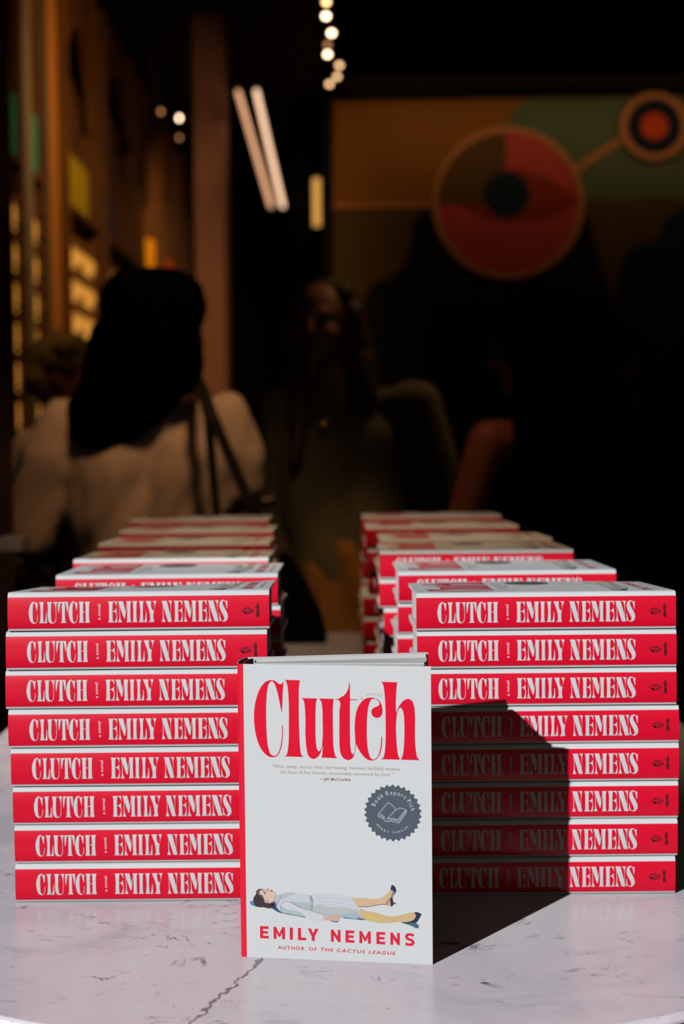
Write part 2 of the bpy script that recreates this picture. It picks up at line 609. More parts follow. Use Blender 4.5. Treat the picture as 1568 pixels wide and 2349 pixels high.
EARM = [[(18, 100, 1), (41, 100, 1), (41.5, 76, 1), (40.5, 76, 1), (37, 88), (32, 95), (25, 98.5), (18, 98.5, 1)],
        [(18, 0, 1), (42, 0, 1), (42.8, 42, 1), (41.8, 42, 1), (37, 17), (31, 5), (25, 1.5), (18, 1.5, 1)],
        [(20, 54, 1), (27, 54.8), (34, 59), (39.2, 68, 1), (40.2, 68, 1), (40.2, 37, 1), (39.2, 37, 1), (34, 47), (27, 51.6), (20, 52.4, 1)]]
GL = {
    'C': (44, [[(43.5, 99, 1), (41, 96), (37, 95.5), (31, 99), (24, 102), (14, 97), (5, 80), (0, 50), (3, 25), (10, 6), (22, -2), (32, -1), (39, 7), (43, 24), (43.5, 40, 1), (42, 40, 1), (40, 20), (35, 5), (29, 1), (22.5, 8), (19.5, 25), (18.5, 50), (19.5, 75), (22.5, 94), (26, 98), (31, 90), (36, 72), (39.5, 58, 1), (41, 58, 1), (42, 78)]]),
    'L': (39, [[(0, 100, 1), (25, 100, 1), (22, 92), (20.5, 75), (20.5, 25), (22, 8), (25, 2), (30, 12), (36, 50, 1), (37.5, 50, 1), (39, 0, 1), (0, 0, 1), (4, 6), (7, 25), (7, 75), (4, 94)]]),
    'U': (51, [[(0, 100, 1), (26, 100, 1), (22, 94), (20.5, 75), (20.5, 25), (23, 9), (29, 2), (37, 5), (42, 16), (44, 40), (42, 76), (38, 92), (29, 100, 1), (51, 100, 1), (47, 85), (45.8, 60), (45.8, 30), (43, 10), (36, 0), (26, -2), (15, 0), (8, 9), (5, 25), (5, 75), (3, 92)]]),
    'T': (50, [[(1, 100, 1), (49, 100, 1), (50, 75), (48, 50, 1), (46, 50, 1), (42, 72), (37, 93), (34.5, 97), (34, 75), (34, 25), (36, 7), (40, 0, 1), (12, 0, 1), (17, 6), (19, 25), (19, 75), (18, 97), (13, 93), (8, 72), (4, 48, 1), (2, 48, 1), (0, 75)]]),
    'H': (54, [stem(0, 25), stem(29, 25), [(20.5, 53.5, 1), (33.5, 53.5, 1), (33.5, 51, 1), (20.5, 51, 1)]]),
    'E': (42, [stem(0, 25)] + EARM),
    'M': (63, [[(0, 100, 1), (24, 100, 1), (35, 40), (33.5, 20, 1), (28.5, 19, 1), (3, 92, 1)],
               [(31, 24, 1), (33.5, 24, 1), (45.5, 98, 1), (43.8, 98, 1)], stem(39.5, 24),
               [(5.5, 92, 1), (7.5, 88, 1), (9, 45), (12, 14), (19, 0, 1), (0, 0, 1), (5, 16), (6.5, 45)]]),
    'I': (24, [stem(0, 24)]),
    'Y': (51, [[(0, 100, 1), (26, 100, 1), (24.5, 90), (32, 58), (35, 55), (41, 78), (38, 93), (31, 100, 1), (51, 100, 1), (46, 88), (41, 65), (36.5, 42), (36, 20), (39, 0, 1), (13, 0, 1), (19, 8), (20.5, 32), (15, 60), (6, 86)]]),
    'N': (51, [[(0, 100, 1), (25, 100, 1), (49.5, 3, 1), (49.5, 0, 1), (31, 0, 1), (4, 90, 1)],
               [(5, 91, 1), (7, 86, 1), (9, 45), (12, 14), (19, 0, 1), (0, 0, 1), (5, 16), (6.2, 45)],
               [(42, 24, 1), (43.5, 14, 1), (45.5, 60), (47, 88), (51, 100, 1), (31, 100, 1), (39, 93), (43.5, 72)]]),
    'S': (40, [[(39, 98, 1), (37.5, 60, 1), (36, 60, 1), (32, 80), (27, 95), (21, 98), (16.5, 92), (17, 82), (24, 65), (34, 46), (40, 26), (38, 10), (30, 1), (21, -2), (12, 1), (5, 4), (1, 0, 1), (0, 40, 1), (1.8, 40, 1), (5, 20), (10, 6), (16, 2), (22, 6), (23, 16), (17, 33), (8, 50), (2, 68), (2, 85), (8, 97), (16, 102), (24, 101), (31, 96.5), (36, 96)]]),
}
GLF = {k: (wd, [fill2d([spline(c, 5)]) for c in cs]) for k, (wd, cs) in GL.items()}

# ------------------------------------------------------------------ the book: a stacked copy
BL, BW, BT = 0.2225, 0.146, 0.0324
def prof(z):
    """y of the spine surface at height z"""
    t = min(1.0, abs(2 * z / BT - 1))
    return -0.0021 * (1 - t ** 3)


def bump_none(x, y):
    return 0.0
def bump_a(x, y):
    return 0.0022 * max(0.0, y / BW) ** 1.3 * math.cos((x / BL - 0.42) * 2.35)
def bump_b(x, y):
    return 0.0045 * max(0, x / BL) ** 4 * max(0.0, y / BW) ** 0.7
def bump_c(x, y):
    return 0.0012 * max(0.0, y / BW) ** 1.3 * math.cos((x / BL - 0.5) * 2.0)
WEDGE = 0.036
def wdg(y):
    """a casebound book is a little thinner at the fore edge than at the spine"""
    return 1.0 - WEDGE * max(0.0, y / BW)


def jacket_mesh(bump, cols=2):
    pts = [(BW, 0.0), (BW * 0.75, 0), (BW * 0.5, 0), (BW * 0.25, 0), (0.008, 0), (0.0016, 0.0), (0.0001, 0.00035)]
    n = 10
    for k in range(n + 1):
        z = 0.06 * BT + (0.87 - 0.06) * BT * k / n
        pts.append((prof(z), z))
    pts += [(prof(0.93 * BT), 0.93 * BT), (0.0004, BT - 0.0008), (0.0024, BT - 0.0001), (0.006, BT)]
    pts += [(BW * f, BT) for f in (0.15, 0.3, 0.45, 0.6, 0.75, 0.88, 1.0)]
    th = 0.0005
    inner = []
    for i, p in enumerate(pts):
        a, b_ = pts[max(0, i - 1)], pts[min(len(pts) - 1, i + 1)]
        dy, dz = b_[0] - a[0], b_[1] - a[1]
        L = math.hypot(dy, dz)
        inner.append((p[0] - (-dz / L) * 0 + (dz / L) * th * 1.0, p[1] - (dy / L) * th * 1.0) if False else (p[0] + dz / L * th, p[1] - dy / L * th))
    bm = bmesh.new()
    xs = [BL * k / cols for k in range(cols + 1)]
    def V(x, p):
        y, z = p
        return bm.verts.new((x, y, z * wdg(y) + (bump(x, y) if z > BT * 0.9 else 0)))
    O = [[V(x, p) for p in pts] for x in xs]
    I = [[V(x, p) for p in inner] for x in xs]
    red0, red1 = 7, 7 + n
    for c in range(cols):
        for i in range(len(pts) - 1):
            f = bm.faces.new((O[c][i], O[c + 1][i], O[c + 1][i + 1], O[c][i + 1]))
            f.material_index = 1 if red0 <= i < red1 else 0
            f.smooth = True
            f = bm.faces.new((I[c][i], I[c][i + 1], I[c + 1][i + 1], I[c + 1][i]))
        for i in (0, -1):
            bm.faces.new((O[c][i], I[c][i], I[c + 1][i], O[c + 1][i]))
    for c in (0, -1):
        for i in range(len(pts) - 1):
            bm.faces.new((O[c][i], O[c][i + 1], I[c][i + 1], I[c][i]))
    bmesh.ops.recalc_face_normals(bm, faces=bm.faces)
    me = bpy.data.meshes.new('dust_jacket')
    bm.to_mesh(me)
    bm.free()
    me.set_sharp_from_angle(angle=math.radians(38))
    me.materials.append(JW)
    me.materials.append(JR)
    return me


def spine_print():
    fl, fk = Flat(), Flat()
    L = BL
    s = L / 598.0
    X = lambda px: (px - 18) * s
    # (letter, left px, right px) measured along the spine of the top copy of the left stack
    row = [('C', 66.7, 87.4), ('L', 90, 108), ('U', 108, 131.8), ('T', 133.5, 156.7), ('C', 157.8, 178.2), ('H', 180.8, 206.3),
           ('E', 247.8, 268.2), ('M', 270.6, 300.4), ('I', 303.2, 314.5), ('L', 317.6, 336), ('Y', 333.7, 358.6),
           ('N', 370, 394), ('E', 398.3, 418), ('M', 420.5, 449.6), ('E', 453, 473.5), ('N', 476, 500.8), ('S', 501.6, 521.3)]
    zc, cap = BT * 0.475, 47.0 * s
    for ch, a, b_ in row:
        wd, parts = GLF[ch]
        x0, x1 = X(a), X(b_)
        for pz, part in enumerate(parts):
            fl.add(part, SPW, 0.00012 + 0.00001 * pz, lambda x, y: (x0 + x / wd * (x1 - x0), zc + (y - 50) / 100 * cap))
    fl2 = text2d('a novel', 1.05, 0.13)
    a0, a1 = X(223), X(230.5)
    hgt = 35 * s
    k = hgt / fl2[2]
    fl.add(([(a1 - y * (a1 - a0) * 1.0, zc - hgt / 2 + x * k) for x, y in fl2[0]], fl2[1]), SPW, 0.00012)
    # imprint: a small faceted bud and the publisher's word, read upwards
    cx, cz = X(567), zc
    E = lambda p: (cx + p[0] * s, cz + p[1] * s)
    bud = [(-14.5, 0), (-7, 5.5), (0, 7), (9, 4), (14, 0), (10, -4.5), (3, -7), (-5, -7.5)]
    for i in range(len(bud)):
        fk.stroke([E(bud[i]) + (1,), E(bud[(i + 1) % len(bud)]) + (1,)], 1.1 * s, INK_BLACK, 0.00012, 1)
    fk.poly([E(q) + (1,) for q in ((-13, -1), (-8, -6.5), (-3.5, -7), (-1.5, -3.5), (-6, -1))], INK_BLACK, 0.00014, False)
    for q in (((-8, 3), (-4, 5), (-2, 2), (-6, 1.5)), ((-1, 5.5), (4, 5), (3, 2.5), (0, 3)), ((-2, 0), (3, 1), (2, -2.5), (-1, -2)),
              ((5, 3.5), (9, 2.5), (8, 0.5), (5, 1)), ((4, -1), (9, -1.5), (7, -4.5), (4, -4)), ((0, -4), (3, -3.5), (2, -6.2), (-1, -5.8)), ((10, 1), (13, 0), (10, -2.5))):
        fk.poly([E(p) + (1,) for p in q], INK_BLACK, 0.00014, False)
    t = text2d('zando', 1.05, 0.5)
    k = 31 * s / t[2]
    z0 = zc - 15.5 * s
    hx = 12.0 * s
    fk.add(([(X(593) - y * hx * 0.8, z0 + x * k) for x, y in t[0]], t[1]), INK_BLACK, 0.00012)
    fn = lambda u, v, h: Vector((u, prof(v) - h, v))
    gv = [BT * k / 16 for k in range(1, 16)]
    b1, b2 = fl.bmesh(fn, None, gv), fk.bmesh(fn, None, gv)
    out = []
    for nm, b_, ms in (('spine_lettering', b1, fl.mats), ('imprint_mark', b2, fk.mats)):
        me = bpy.data.meshes.new(nm)
        b_.to_mesh(me)
        b_.free()
        for m in ms:
            me.materials.append(m)
        out.append(me)
    return out


# ------------------------------------------------------------------ the upright copy: its cover plane
pBL, pBR = at_z(559, 2195, TZ), at_z(992, 2213, TZ)
CW = (pBR - pBL).length
CU = (pBR - pBL).normalized()
CN = CU.cross(Vector((0, 0, 1))).normalized()       # towards the camera
if CN.y > 0:
    CN = -CN
CH = 0.2262
def uv(px, py):
    d = ray(px, py)
    t = (pBL - C0).dot(CN) / d.dot(CN)
    p = C0 + d * t
    return ((p - pBL).dot(CU), p.z - TZ)


def c1(x, y, *c):
    return uv(560 + x / 6.5333, 1540 + y / 6.5333) + tuple(c)
def c2(x, y, *c):
    return uv(780 + x / 6.8174, 1540 + y / 6.8174) + tuple(c)


def cover_print():
    T_, X_, I_, S_, SL = Flat(), Flat(), Flat(), Flat(), Flat()
    h0 = 0.00012
    # title letters
    gl = []
    gl.append([[c1(*p) for p in [(588, 143, 1), (573, 175), (540, 193), (500, 172), (455, 141), (405, 130), (330, 150), (250, 235), (182, 400), (149, 580), (148, 760), (170, 930), (230, 1120), (310, 1235), (370, 1277), (425, 1287), (490, 1265), (545, 1170), (572, 1020), (578, 880), (577, 808, 1), (567, 808, 1), (566, 900), (555, 1050), (525, 1180), (485, 1250), (442, 1266), (400, 1245), (360, 1150), (338, 980), (328, 750), (330, 450), (345, 270), (372, 178), (412, 145), (445, 175), (480, 260), (520, 420), (550, 570), (557, 605, 1), (562, 605, 1), (570, 480), (575, 330)]]])
    gl.append([[c1(*p) for p in [(600, 127, 1), (831, 133, 1), (821, 200), (815, 450), (818, 800), (828, 1050), (840, 1180), (857, 1255), (887, 1284, 1), (601, 1274, 1), (632, 1252), (648, 1200), (662, 1080), (668, 800), (665, 450), (655, 290), (640, 190), (622, 143)]]])
    gl.append([[c1(*p) for p in [(850, 400, 1), (1090, 406, 1), (1078, 440), (1068, 560), (1065, 800), (1068, 1000), (1078, 1110), (1092, 1172), (1115, 1198), (1140, 1180), (1160, 1125), (1170, 1040), (1172, 700), (1165, 520), (1150, 450), (1115, 406, 1), (1338, 412, 1), (1330, 470), (1325, 700), (1328, 950), (1335, 1120), (1350, 1220), (1370, 1280), (1396, 1301, 1), (1157, 1292, 1), (1169, 1230), (1177, 1116, 1), (1172, 1116, 1), (1140, 1220), (1090, 1290), (1025, 1312), (965, 1270), (935, 1170), (918, 1000), (915, 700), (908, 550), (895, 460), (878, 418)]]])
    gl.append([[c2(*p) for p in [(134, 188, 1), (130, 250), (100, 322), (50, 382), (-5, 413)]] + [c1(*p) for p in [(1410, 411), (1367, 413, 1), (1367, 425, 1), (1405, 427), (1422, 442), (1424, 600), (1424, 1000), (1428, 1130), (1447, 1240), (1490, 1305)]] + [c2(*p) for p in [(118, 1386), (180, 1365), (220, 1290), (240, 1190), (245, 1130, 1), (250, 1000, 1), (236, 1000, 1), (236, 1090), (230, 1200), (215, 1283), (195, 1298), (175, 1270), (160, 1200), (153, 1050), (150, 475, 1), (158, 452), (168, 450, 1), (262, 450, 1), (262, 437, 1), (168, 436, 1), (158, 433), (151, 418, 1), (149, 188, 1)]]])
    gl.append([[c2(*p) for p in [(642, 1022, 1), (654, 1022, 1), (652, 1120), (640, 1220), (605, 1320), (550, 1380), (490, 1395), (420, 1375), (340, 1300), (280, 1205), (242, 1110), (228, 980), (226, 850), (235, 720), (265, 590), (320, 490), (390, 430), (455, 411), (520, 412), (580, 435), (625, 480), (652, 555), (658, 630), (640, 690), (605, 722), (565, 727), (515, 705), (487, 650), (490, 608), (520, 572), (560, 553), (598, 535), (612, 505), (600, 470), (570, 442), (525, 428), (490, 435), (460, 480), (435, 570), (418, 720), (413, 880), (415, 1050), (428, 1200), (450, 1300), (480, 1360), (520, 1378), (570, 1350), (610, 1270), (632, 1160)]]])
    gl.append([[c2(*p) for p in [(635, 163, 1), (888, 170, 1), (878, 260), (870, 400), (868, 636, 1), (877, 637, 1), (900, 585), (945, 505), (1000, 450), (1060, 431), (1115, 455), (1150, 540), (1165, 660), (1166, 900), (1170, 1120), (1185, 1270), (1205, 1350), (1240, 1388, 1), (635, 1373, 1), (670, 1352), (690, 1290), (705, 1150), (710, 900), (708, 700), (700, 450), (690, 330), (672, 220), (657, 180)]],
               [c2(*p) for p in [(938, 566), (970, 600), (992, 680), (1000, 800), (1000, 1050), (990, 1220), (970, 1330), (940, 1381), (910, 1330), (888, 1220), (875, 1050), (870, 850), (878, 720), (902, 610)]]])
    for k, g in enumerate(gl):
        T_.add(fill2d([spline(c, 8) for c in g]), INK_RED, h0 + 0.00001 * k)
    # quotation and author lines
    X_.text('\u201cWise, witty, and at times harrowing, Nemens skillfully weaves', uv(622.4, 1760.8), uv(916.2, 1767.8), 0.0027, INK_GREY, h0, 1.04)
    X_.text('the lives of five friends, memorably cemented by time.\u201d', uv(642.5, 1774.2), uv(901.2, 1780.6), 0.0027, INK_GREY, h0, 1.04)
    X_.text('\u2014Jill McCorkle', uv(731.8, 1790.3), uv(803.8, 1791.7), 0.0025, INK_TAUPE, h0, 1.04, 0.16)
    for ch, xa, xb in (('E', 596.4, 616), ('M', 627.3, 653.3), ('I', 664.5, 671.4), ('L', 683.3, 701.8), ('Y', 705.5, 730.5), ('N', 758.7, 780.6), ('E', 792.2, 812.3),
                       ('M', 824, 850), ('E', 863, 883), ('N', 895, 916.5), ('S', 928.2, 950.6)):
        yb = lambda x: 2151.9 + (x - 596.4) / (950.6 - 596.4) * 18.0
        q0, q1 = uv(xa, yb(xa)), uv(xb, yb(xb))
        ux, uy = q1[0] - q0[0], q1[1] - q0[1]
        for pz, part in enumerate(SANS[ch]):
            X_.add(part, INK_RED2, h0 + 0.00001 * pz, lambda x, y: (q0[0] + ux * x, q0[1] + uy * x + y * 0.00945))
    X_.text('AUTHOR', uv(637.2, 2176.8), uv(698, 2179.9), 0.00275, INK_RED2, h0, 1.3, 0.17)
    X_.text('OF', uv(708.4, 2180.3), uv(726, 2181.2), 0.00275, INK_RED2, h0, 1.3, 0.17)
    X_.text('THE CACTUS LEAGUE', uv(735, 2181.6), uv(907.3, 2190.8), 0.00275, INK_RED2, h0, 1.3, 0.17, 0.22)
    for ch, p, a in (('a', (827.2, 1600.6), 40), ('n', (841.3, 1592.0), 20), ('o', (850.4, 1590.4), 6), ('v', (859.2, 1591.0), -8), ('e', (867.4, 1593), -17), ('l', (875.2, 1594.6), -24)):
        X_.char(ch, uv(*p), math.radians(a), 0.0035, INK_BEIGE, h0, 0.12)
    # illustration: a woman in a white dress lying on her back
    A = lambda x, y, *c: uv(560 + x / 7.127, 1990 + y / 7.127) + tuple(c)
    B = lambda x, y, *c: uv(760 + x / 6.533, 1990 + y / 6.533) + tuple(c)
    def ink(rgb):
        return mat('print_%d_%d_%d' % rgb, tuple(0.94 * v for v in rgb), 0.45, 0.4, noise=0.03, nscale=300)
    def P(pts, rgb, lay, q=A, n=4):
        I_.poly([q(*p) for p in pts], ink(rgb), 0.00008 + lay * 0.000022, True, n)
    def S(pts, wd, rgb, lay, q=A):
        I_.stroke([q(*p) for p in pts], wd, ink(rgb), 0.00008 + lay * 0.000022, 5)
    P([(90, 575), (125, 542), (200, 560), (300, 640), (150, 628), (108, 605)], (96, 150, 190), 0)
    P([(430, 640), (500, 630), (560, 660), (650, 750), (590, 742), (510, 705)], (52, 84, 122), 0)
    P([(130, 736), (415, 742), (520, 788), (460, 786), (300, 772), (180, 756)], (74, 104, 150), 0, B)
    P([(1040, 822), (1270, 832), (1312, 890), (1300, 905), (1180, 868)], (74, 112, 134), 0, B)
    P([(1390, 862), (1480, 870), (1548, 866), (1530, 888), (1490, 896)], (48, 66, 104), 0)
    # dress
    P([(500, 500), (515, 440), (560, 447), (640, 428), (760, 400), (900, 422), (1060, 452), (1110, 500), (1120, 600), (1100, 705), (1060, 700), (840, 775), (640, 745), (560, 690), (520, 620)], (216, 222, 230), 1)
    P([(600, 452), (740, 408), (825, 420), (700, 482), (610, 520)], (196, 206, 208), 2)
    P([(740, 562), (860, 640), (1060, 692), (1072, 600), (900, 566), (790, 556)], (188, 202, 208), 2)
    I_.poly([uv(*p) for p in ((712, 2055), (741, 2049), (780, 2053), (803, 2057), (815, 2070), (828, 2086), (824, 2104), (790, 2103), (760, 2101), (735, 2097), (715, 2090), (717, 2072))], ink((220, 225, 232)), 0.00008 + 0.000022, True, 4)
    I_.poly([uv(*p) for p in ((718, 2080), (760, 2080), (800, 2084), (826, 2090), (823, 2104), (790, 2103), (760, 2101), (735, 2097), (715, 2089))], ink((200, 206, 206)), 0.00008 + 2 * 0.000022, True, 4)
    I_.poly([uv(*p) for p in ((740, 2097), (780, 2098), (823, 2099), (823, 2104), (790, 2104), (760, 2102))], ink((176, 196, 214)), 0.00008 + 3 * 0.000022, True, 4)
    for y0, y1 in ((2060, 2062), (2068, 2071), (2074, 2079)):
        I_.stroke([uv(722, y0), uv(760, y0 + 1), uv(805, y1 + 4)], 0.0003, ink((196, 202, 214)), 0.00008 + 3 * 0.000022)
    S([(1062, 452), (1085, 520), (1092, 600), (1078, 698)], 0.0004, (84, 88, 122), 3)
    S([(1090, 455), (1114, 540), (1116, 620), (1102, 702)], 0.0004, (84, 88, 122), 3)
    # arm
    P([(590, 640), (640, 636), (940, 742), (1005, 812), (820, 785), (640, 748), (600, 700)], (190, 206, 210), 2)
    P([(608, 585), (660, 558), (720, 562), (900, 650), (1100, 712), (1300, 775, 1), (1302, 880, 1), (1020, 822), (940, 742), (640, 640)], (226, 226, 233), 3)
    S([(600, 600), (660, 556), (730, 562), (900, 648), (1100, 710), (1300, 775)], 0.00028, (92, 100, 124), 4)
    S([(640, 746), (820, 778), (1005, 814)], 0.0004, (58, 66, 84), 4)
    S([(590, 610), (600, 690), (640, 745)], 0.0003, (110, 128, 150), 4)
    P([(1305, 782), (1350, 792), (1430, 780), (1500, 764), (1556, 780), (1568, 812), (1560, 850), (1510, 880), (1400, 862), (1305, 850)], (226, 190, 172), 4)
    S([(1500, 780), (1535, 795), (1562, 800)], 0.0003, (180, 130, 112), 5)
    S([(1500, 826), (1560, 828)], 0.0003, (180, 130, 112), 5)
    # collar and neck
    P([(420, 576), (490, 556), (520, 605), (500, 650), (450, 640)], (58, 54, 68), 2)
    S([(522, 442), (505, 520), (480, 590)], 0.0003, (98, 108, 136), 4)
    S([(574, 446), (540, 540), (520, 610)], 0.0003, (98, 108, 136), 4)
    S([(606, 444), (590, 500), (545, 590), (530, 640)], 0.0003, (98, 108, 136), 4)
    # head
    P([(150, 560), (152, 490), (188, 440), (194, 390), (232, 354), (295, 352), (330, 372), (290, 440), (330, 520), (420, 590), (478, 604), (470, 648), (420, 668), (330, 652), (200, 636), (162, 605)], (64, 54, 56), 2)
    P([(250, 392), (300, 362), (322, 364), (350, 366), (384, 342), (402, 349), (406, 370), (430, 366), (460, 372), (470, 386), (500, 396), (513, 430), (500, 500), (470, 560), (420, 576), (380, 576), (335, 540), (290, 470), (246, 425)], (234, 208, 190), 3)
    P([(350, 366), (384, 342), (402, 349), (406, 372), (398, 392), (370, 385)], (220, 165, 150), 4)
    P([(196, 420), (200, 385), (235, 356), (300, 353), (250, 390), (236, 420), (290, 450), (328, 520), (330, 560), (300, 510), (250, 460)], (122, 86, 78), 4)
    P([(330, 552), (358, 530), (400, 536), (402, 560), (370, 580), (340, 572)], (226, 170, 150), 5)
    P([(322, 392), (340, 396), (356, 412), (342, 436), (326, 420)], (66, 74, 96), 5)
    P([(336, 404), (350, 412), (342, 424)], (220, 224, 228), 6)
    S([(306, 404), (310, 385), (322, 374)], 0.0003, (90, 66, 66), 5)
    S([(318, 360), (332, 374)], 0.0004, (50, 50, 70), 5)
    P([(434, 364), (456, 368), (458, 400), (442, 394), (430, 384)], (178, 84, 84), 5)
    # legs
    P([(285, 438, 1), (345, 455), (500, 455), (680, 470), (735, 455), (820, 400), (880, 345), (915, 340), (916, 372), (880, 460), (850, 502), (822, 552), (760, 550), (650, 568), (500, 590), (390, 580, 1)], (230, 196, 158), 3, B)
    S([(390, 580), (500, 590), (650, 568), (760, 552), (815, 556)], 0.0004, (92, 70, 110), 4, B)
    P([(862, 490), (886, 470, 1), (888, 580, 1), (850, 576), (822, 560), (845, 510)], (226, 168, 140), 3, B)
    P([(905, 255, 1), (938, 276), (966, 330), (962, 370), (936, 402), (916, 470), (930, 520), (970, 535, 1), (970, 545, 1), (930, 548), (910, 575), (890, 584, 1), (886, 470), (905, 440), (930, 372), (915, 342), (885, 346, 1), (890, 290)], (40, 50, 76), 5, B)
    P([(892, 450), (902, 400), (925, 362), (942, 372), (926, 402), (908, 456)], (180, 176, 182), 6, B)
    S([(815, 556), (840, 500), (885, 462), (915, 360)], 0.0004, (40, 50, 76), 6, B)
    P([(428, 606, 1), (520, 650), (600, 660), (720, 690), (830, 722), (900, 731), (1000, 720), (1120, 690), (1232, 674), (1262, 704), (1240, 772), (1180, 806), (1000, 815), (850, 828), (700, 826), (600, 810), (510, 780), (415, 750, 1), (432, 680)], (226, 194, 146), 3, B)
    P([(480, 690), (600, 720), (760, 790), (640, 800), (520, 770)], (230, 200, 130), 4, B)
    P([(1235, 675, 1), (1270, 665), (1350, 698, 1), (1310, 770), (1270, 822), (1210, 829), (1050, 823, 1), (1180, 806), (1242, 772), (1264, 722)], (40, 52, 80), 5, B)
    # seal
    cx, cy = uv(900.4, 1864.7)
    k = (uv(960, 1864.7)[0] - uv(840, 1864.7)[0]) / 120.0
    star = []
    for i in range(60):
        r = 66.3 if i % 2 == 0 else 60.2
        a = 2 * math.pi * i / 60 + math.radians(90)
        star.append((cx + r * k * math.cos(a), cy + r * k * math.sin(a)))
    S_.add(fill2d([star]), SEAL, 0.00022)
    s1 = 'Book Report Pick'
    angs = [162, 152.5, 143, 134, 124, 115, 103.5, 92, 80.5, 70.5, 62, 54, 44, 33, 25, 16, 6.5]
    n = len(s1)
    adv = [text2d(c, 1.0, 0.0)[2] + 0.30 if c != ' ' else 0.42 for c in s1]
    tot = sum(adv)
    acc = 0
    for c, ad in zip(s1, adv):
        mid = acc + ad / 2
        acc += ad
        if c == ' ':
            continue
        a = math.radians(163 - (163 - 5) * mid / tot)
        r = 47.5
        SL.char(c, (cx + r * k * math.cos(a), cy + r * k * math.sin(a)), a - math.pi / 2, 10.5 * k, SEALT, 0.0003, 0.0, 0.85)
    s2 = 'WARBY PARKER'
    for i, c in enumerate(s2):
        if c == ' ':
            continue
        a = math.radians(219.5 + (316 - 219.5) * i / (len(s2) - 1))
        r = 45
        SL.char(c, (cx + r * k * math.cos(a), cy + r * k * math.sin(a)), a + math.pi / 2, 5.8 * k, SEALT, 0.0003, 0.0, 0.9)
    Q = lambda p: (cx + (p[0] - 788) / 9.8 * k, cy - (p[1] - 732) / 9.8 * k)
    for st in ([(680, 500), (455, 775)], [(680, 500), (760, 540), (820, 600), (855, 660)], [(855, 660), (660, 870)],
               [(455, 775), (462, 812), (560, 862), (640, 930), (680, 940)], [(490, 762), (545, 778), (612, 850)], [(478, 792), (550, 822), (606, 866)],
               [(865, 660), (920, 626), (990, 620), (1060, 640), (1110, 690)], [(1110, 690), (930, 955)], [(1075, 660), (895, 880)],
               [(1092, 678), (912, 915)], [(895, 880), (790, 855), (690, 865)], [(912, 915), (820, 890), (725, 880)],
               [(930, 955), (800, 930), (700, 915), (660, 936)], [(660, 870), (690, 900)]):
        SL.stroke([Q(p) for p in st], 1.15 * k, SEALT, 0.0003, 5)
    return T_, X_, I_, S_, SL


def band(pts, wd, n=8):
    c = spline(pts, n, closed=False) + [(pts[-1][0], pts[-1][1])]
    a, b_ = [], []
    for i, p in enumerate(c):
        q0, q1 = c[max(0, i - 1)], c[min(len(c) - 1, i + 1)]
        dx, dy = (q1[0] - q0[0]) * 0.75, q1[1] - q0[1]
        L = math.hypot(dx, dy)
        a.append((p[0] - dy / L * wd / 0.75 / 2, p[1] + dx / L * wd / 2))
        b_.append((p[0] + dy / L * wd / 0.75 / 2, p[1] - dx / L * wd / 2))
    k = len(a)
    return a + b_, [(k + i, k + i + 1, i + 1, i) for i in range(k - 1)]


SANS = {'E': [fill2d([[(0, 0), (1, 0), (1, .22), (.34, .22), (.34, .40), (.92, .40), (.92, .60), (.34, .60), (.34, .78), (1, .78), (1, 1), (0, 1)]])],
        'M': [fill2d([[(0, 0), (.25, 0), (.25, .56), (.44, .18), (.56, .18), (.75, .56), (.75, 0), (1, 0), (1, 1), (.79, 1), (.5, .46), (.21, 1), (0, 1)]])],
        'I': [fill2d([[(0, 0), (1, 0), (1, 1), (0, 1)]])],
        'L': [fill2d([[(0, 0), (1, 0), (1, .22), (.37, .22), (.37, 1), (0, 1)]])],
        'Y': [fill2d([[(.36, 0), (.64, 0), (.64, .37), (1, 1), (.70, 1), (.5, .60), (.30, 1), (0, 1), (.36, .37)]])],
        'N': [fill2d([[(0, 0), (.29, 0), (.29, .54), (.76, 0), (1, 0), (1, 1), (.71, 1), (.71, .46), (.24, 1), (0, 1)]])],
        'S': [band([(.06, .17), (.25, .10), (.50, .09), (.76, .14), (.85, .28), (.72, .42), (.50, .50), (.26, .58), (.15, .72), (.24, .86), (.48, .91), (.72, .89), (.90, .81)], .21)]}
PRINTS = cover_print()
PRINT_NAMES = ('cover_title', 'cover_lettering', 'cover_illustration', 'seal', 'seal_lettering')


def print_meshes(fn, grid=True):
    out = []
    gu = [0.012 * k for k in range(1, 12)] if grid else None
    gv = [0.012 * k for k in range(1, 19)] if grid else None
    for nm, fl in zip(PRINT_NAMES, PRINTS):
        bm = fl.bmesh(fn, gu, gv)
        me = bpy.data.meshes.new(nm)
        bm.normal_update()
        bm.to_mesh(me)
        bm.free()
        for m in fl.mats:
            me.materials.append(m)
        out.append(me)
    return out


SPINE_ME, IMPRINT_ME = spine_print()


def page_block_mesh():
    bm = bmesh.new()
    z0, z1 = 0.0033, BT - 0.0033
    ys = (0.006, BW - 0.004)
    rows = []
    n = 8
    for x in (0.0035, BL - 0.0035):
        r = []
        for k in range(n + 1):      # concave fore edge, convex back
            t = k / n
            r.append(bm.verts.new((x, ys[1] - 0.003 * math.sin(math.pi * t), (z0 + (z1 - z0) * t) * wdg(ys[1]))))
        for k in range(n + 1):
            t = k / n
            r.append(bm.verts.new((x, ys[0] - 0.003 * math.sin(math.pi * t), z1 + (z0 - z1) * t)))
        rows.append(r)
    m = len(rows[0])
    for k in range(m):
        bm.faces.new((rows[0][k], rows[1][k], rows[1][(k + 1) % m], rows[0][(k + 1) % m]))
    bm.faces.new(rows[0])
    bm.faces.new(rows[1][::-1])
    bmesh.ops.recalc_face_normals(bm, faces=bm.faces)
    me = bpy.data.meshes.new('page_block')
    bm.to_mesh(me)
    bm.free()
    me.materials.append(PAGES)
    return me


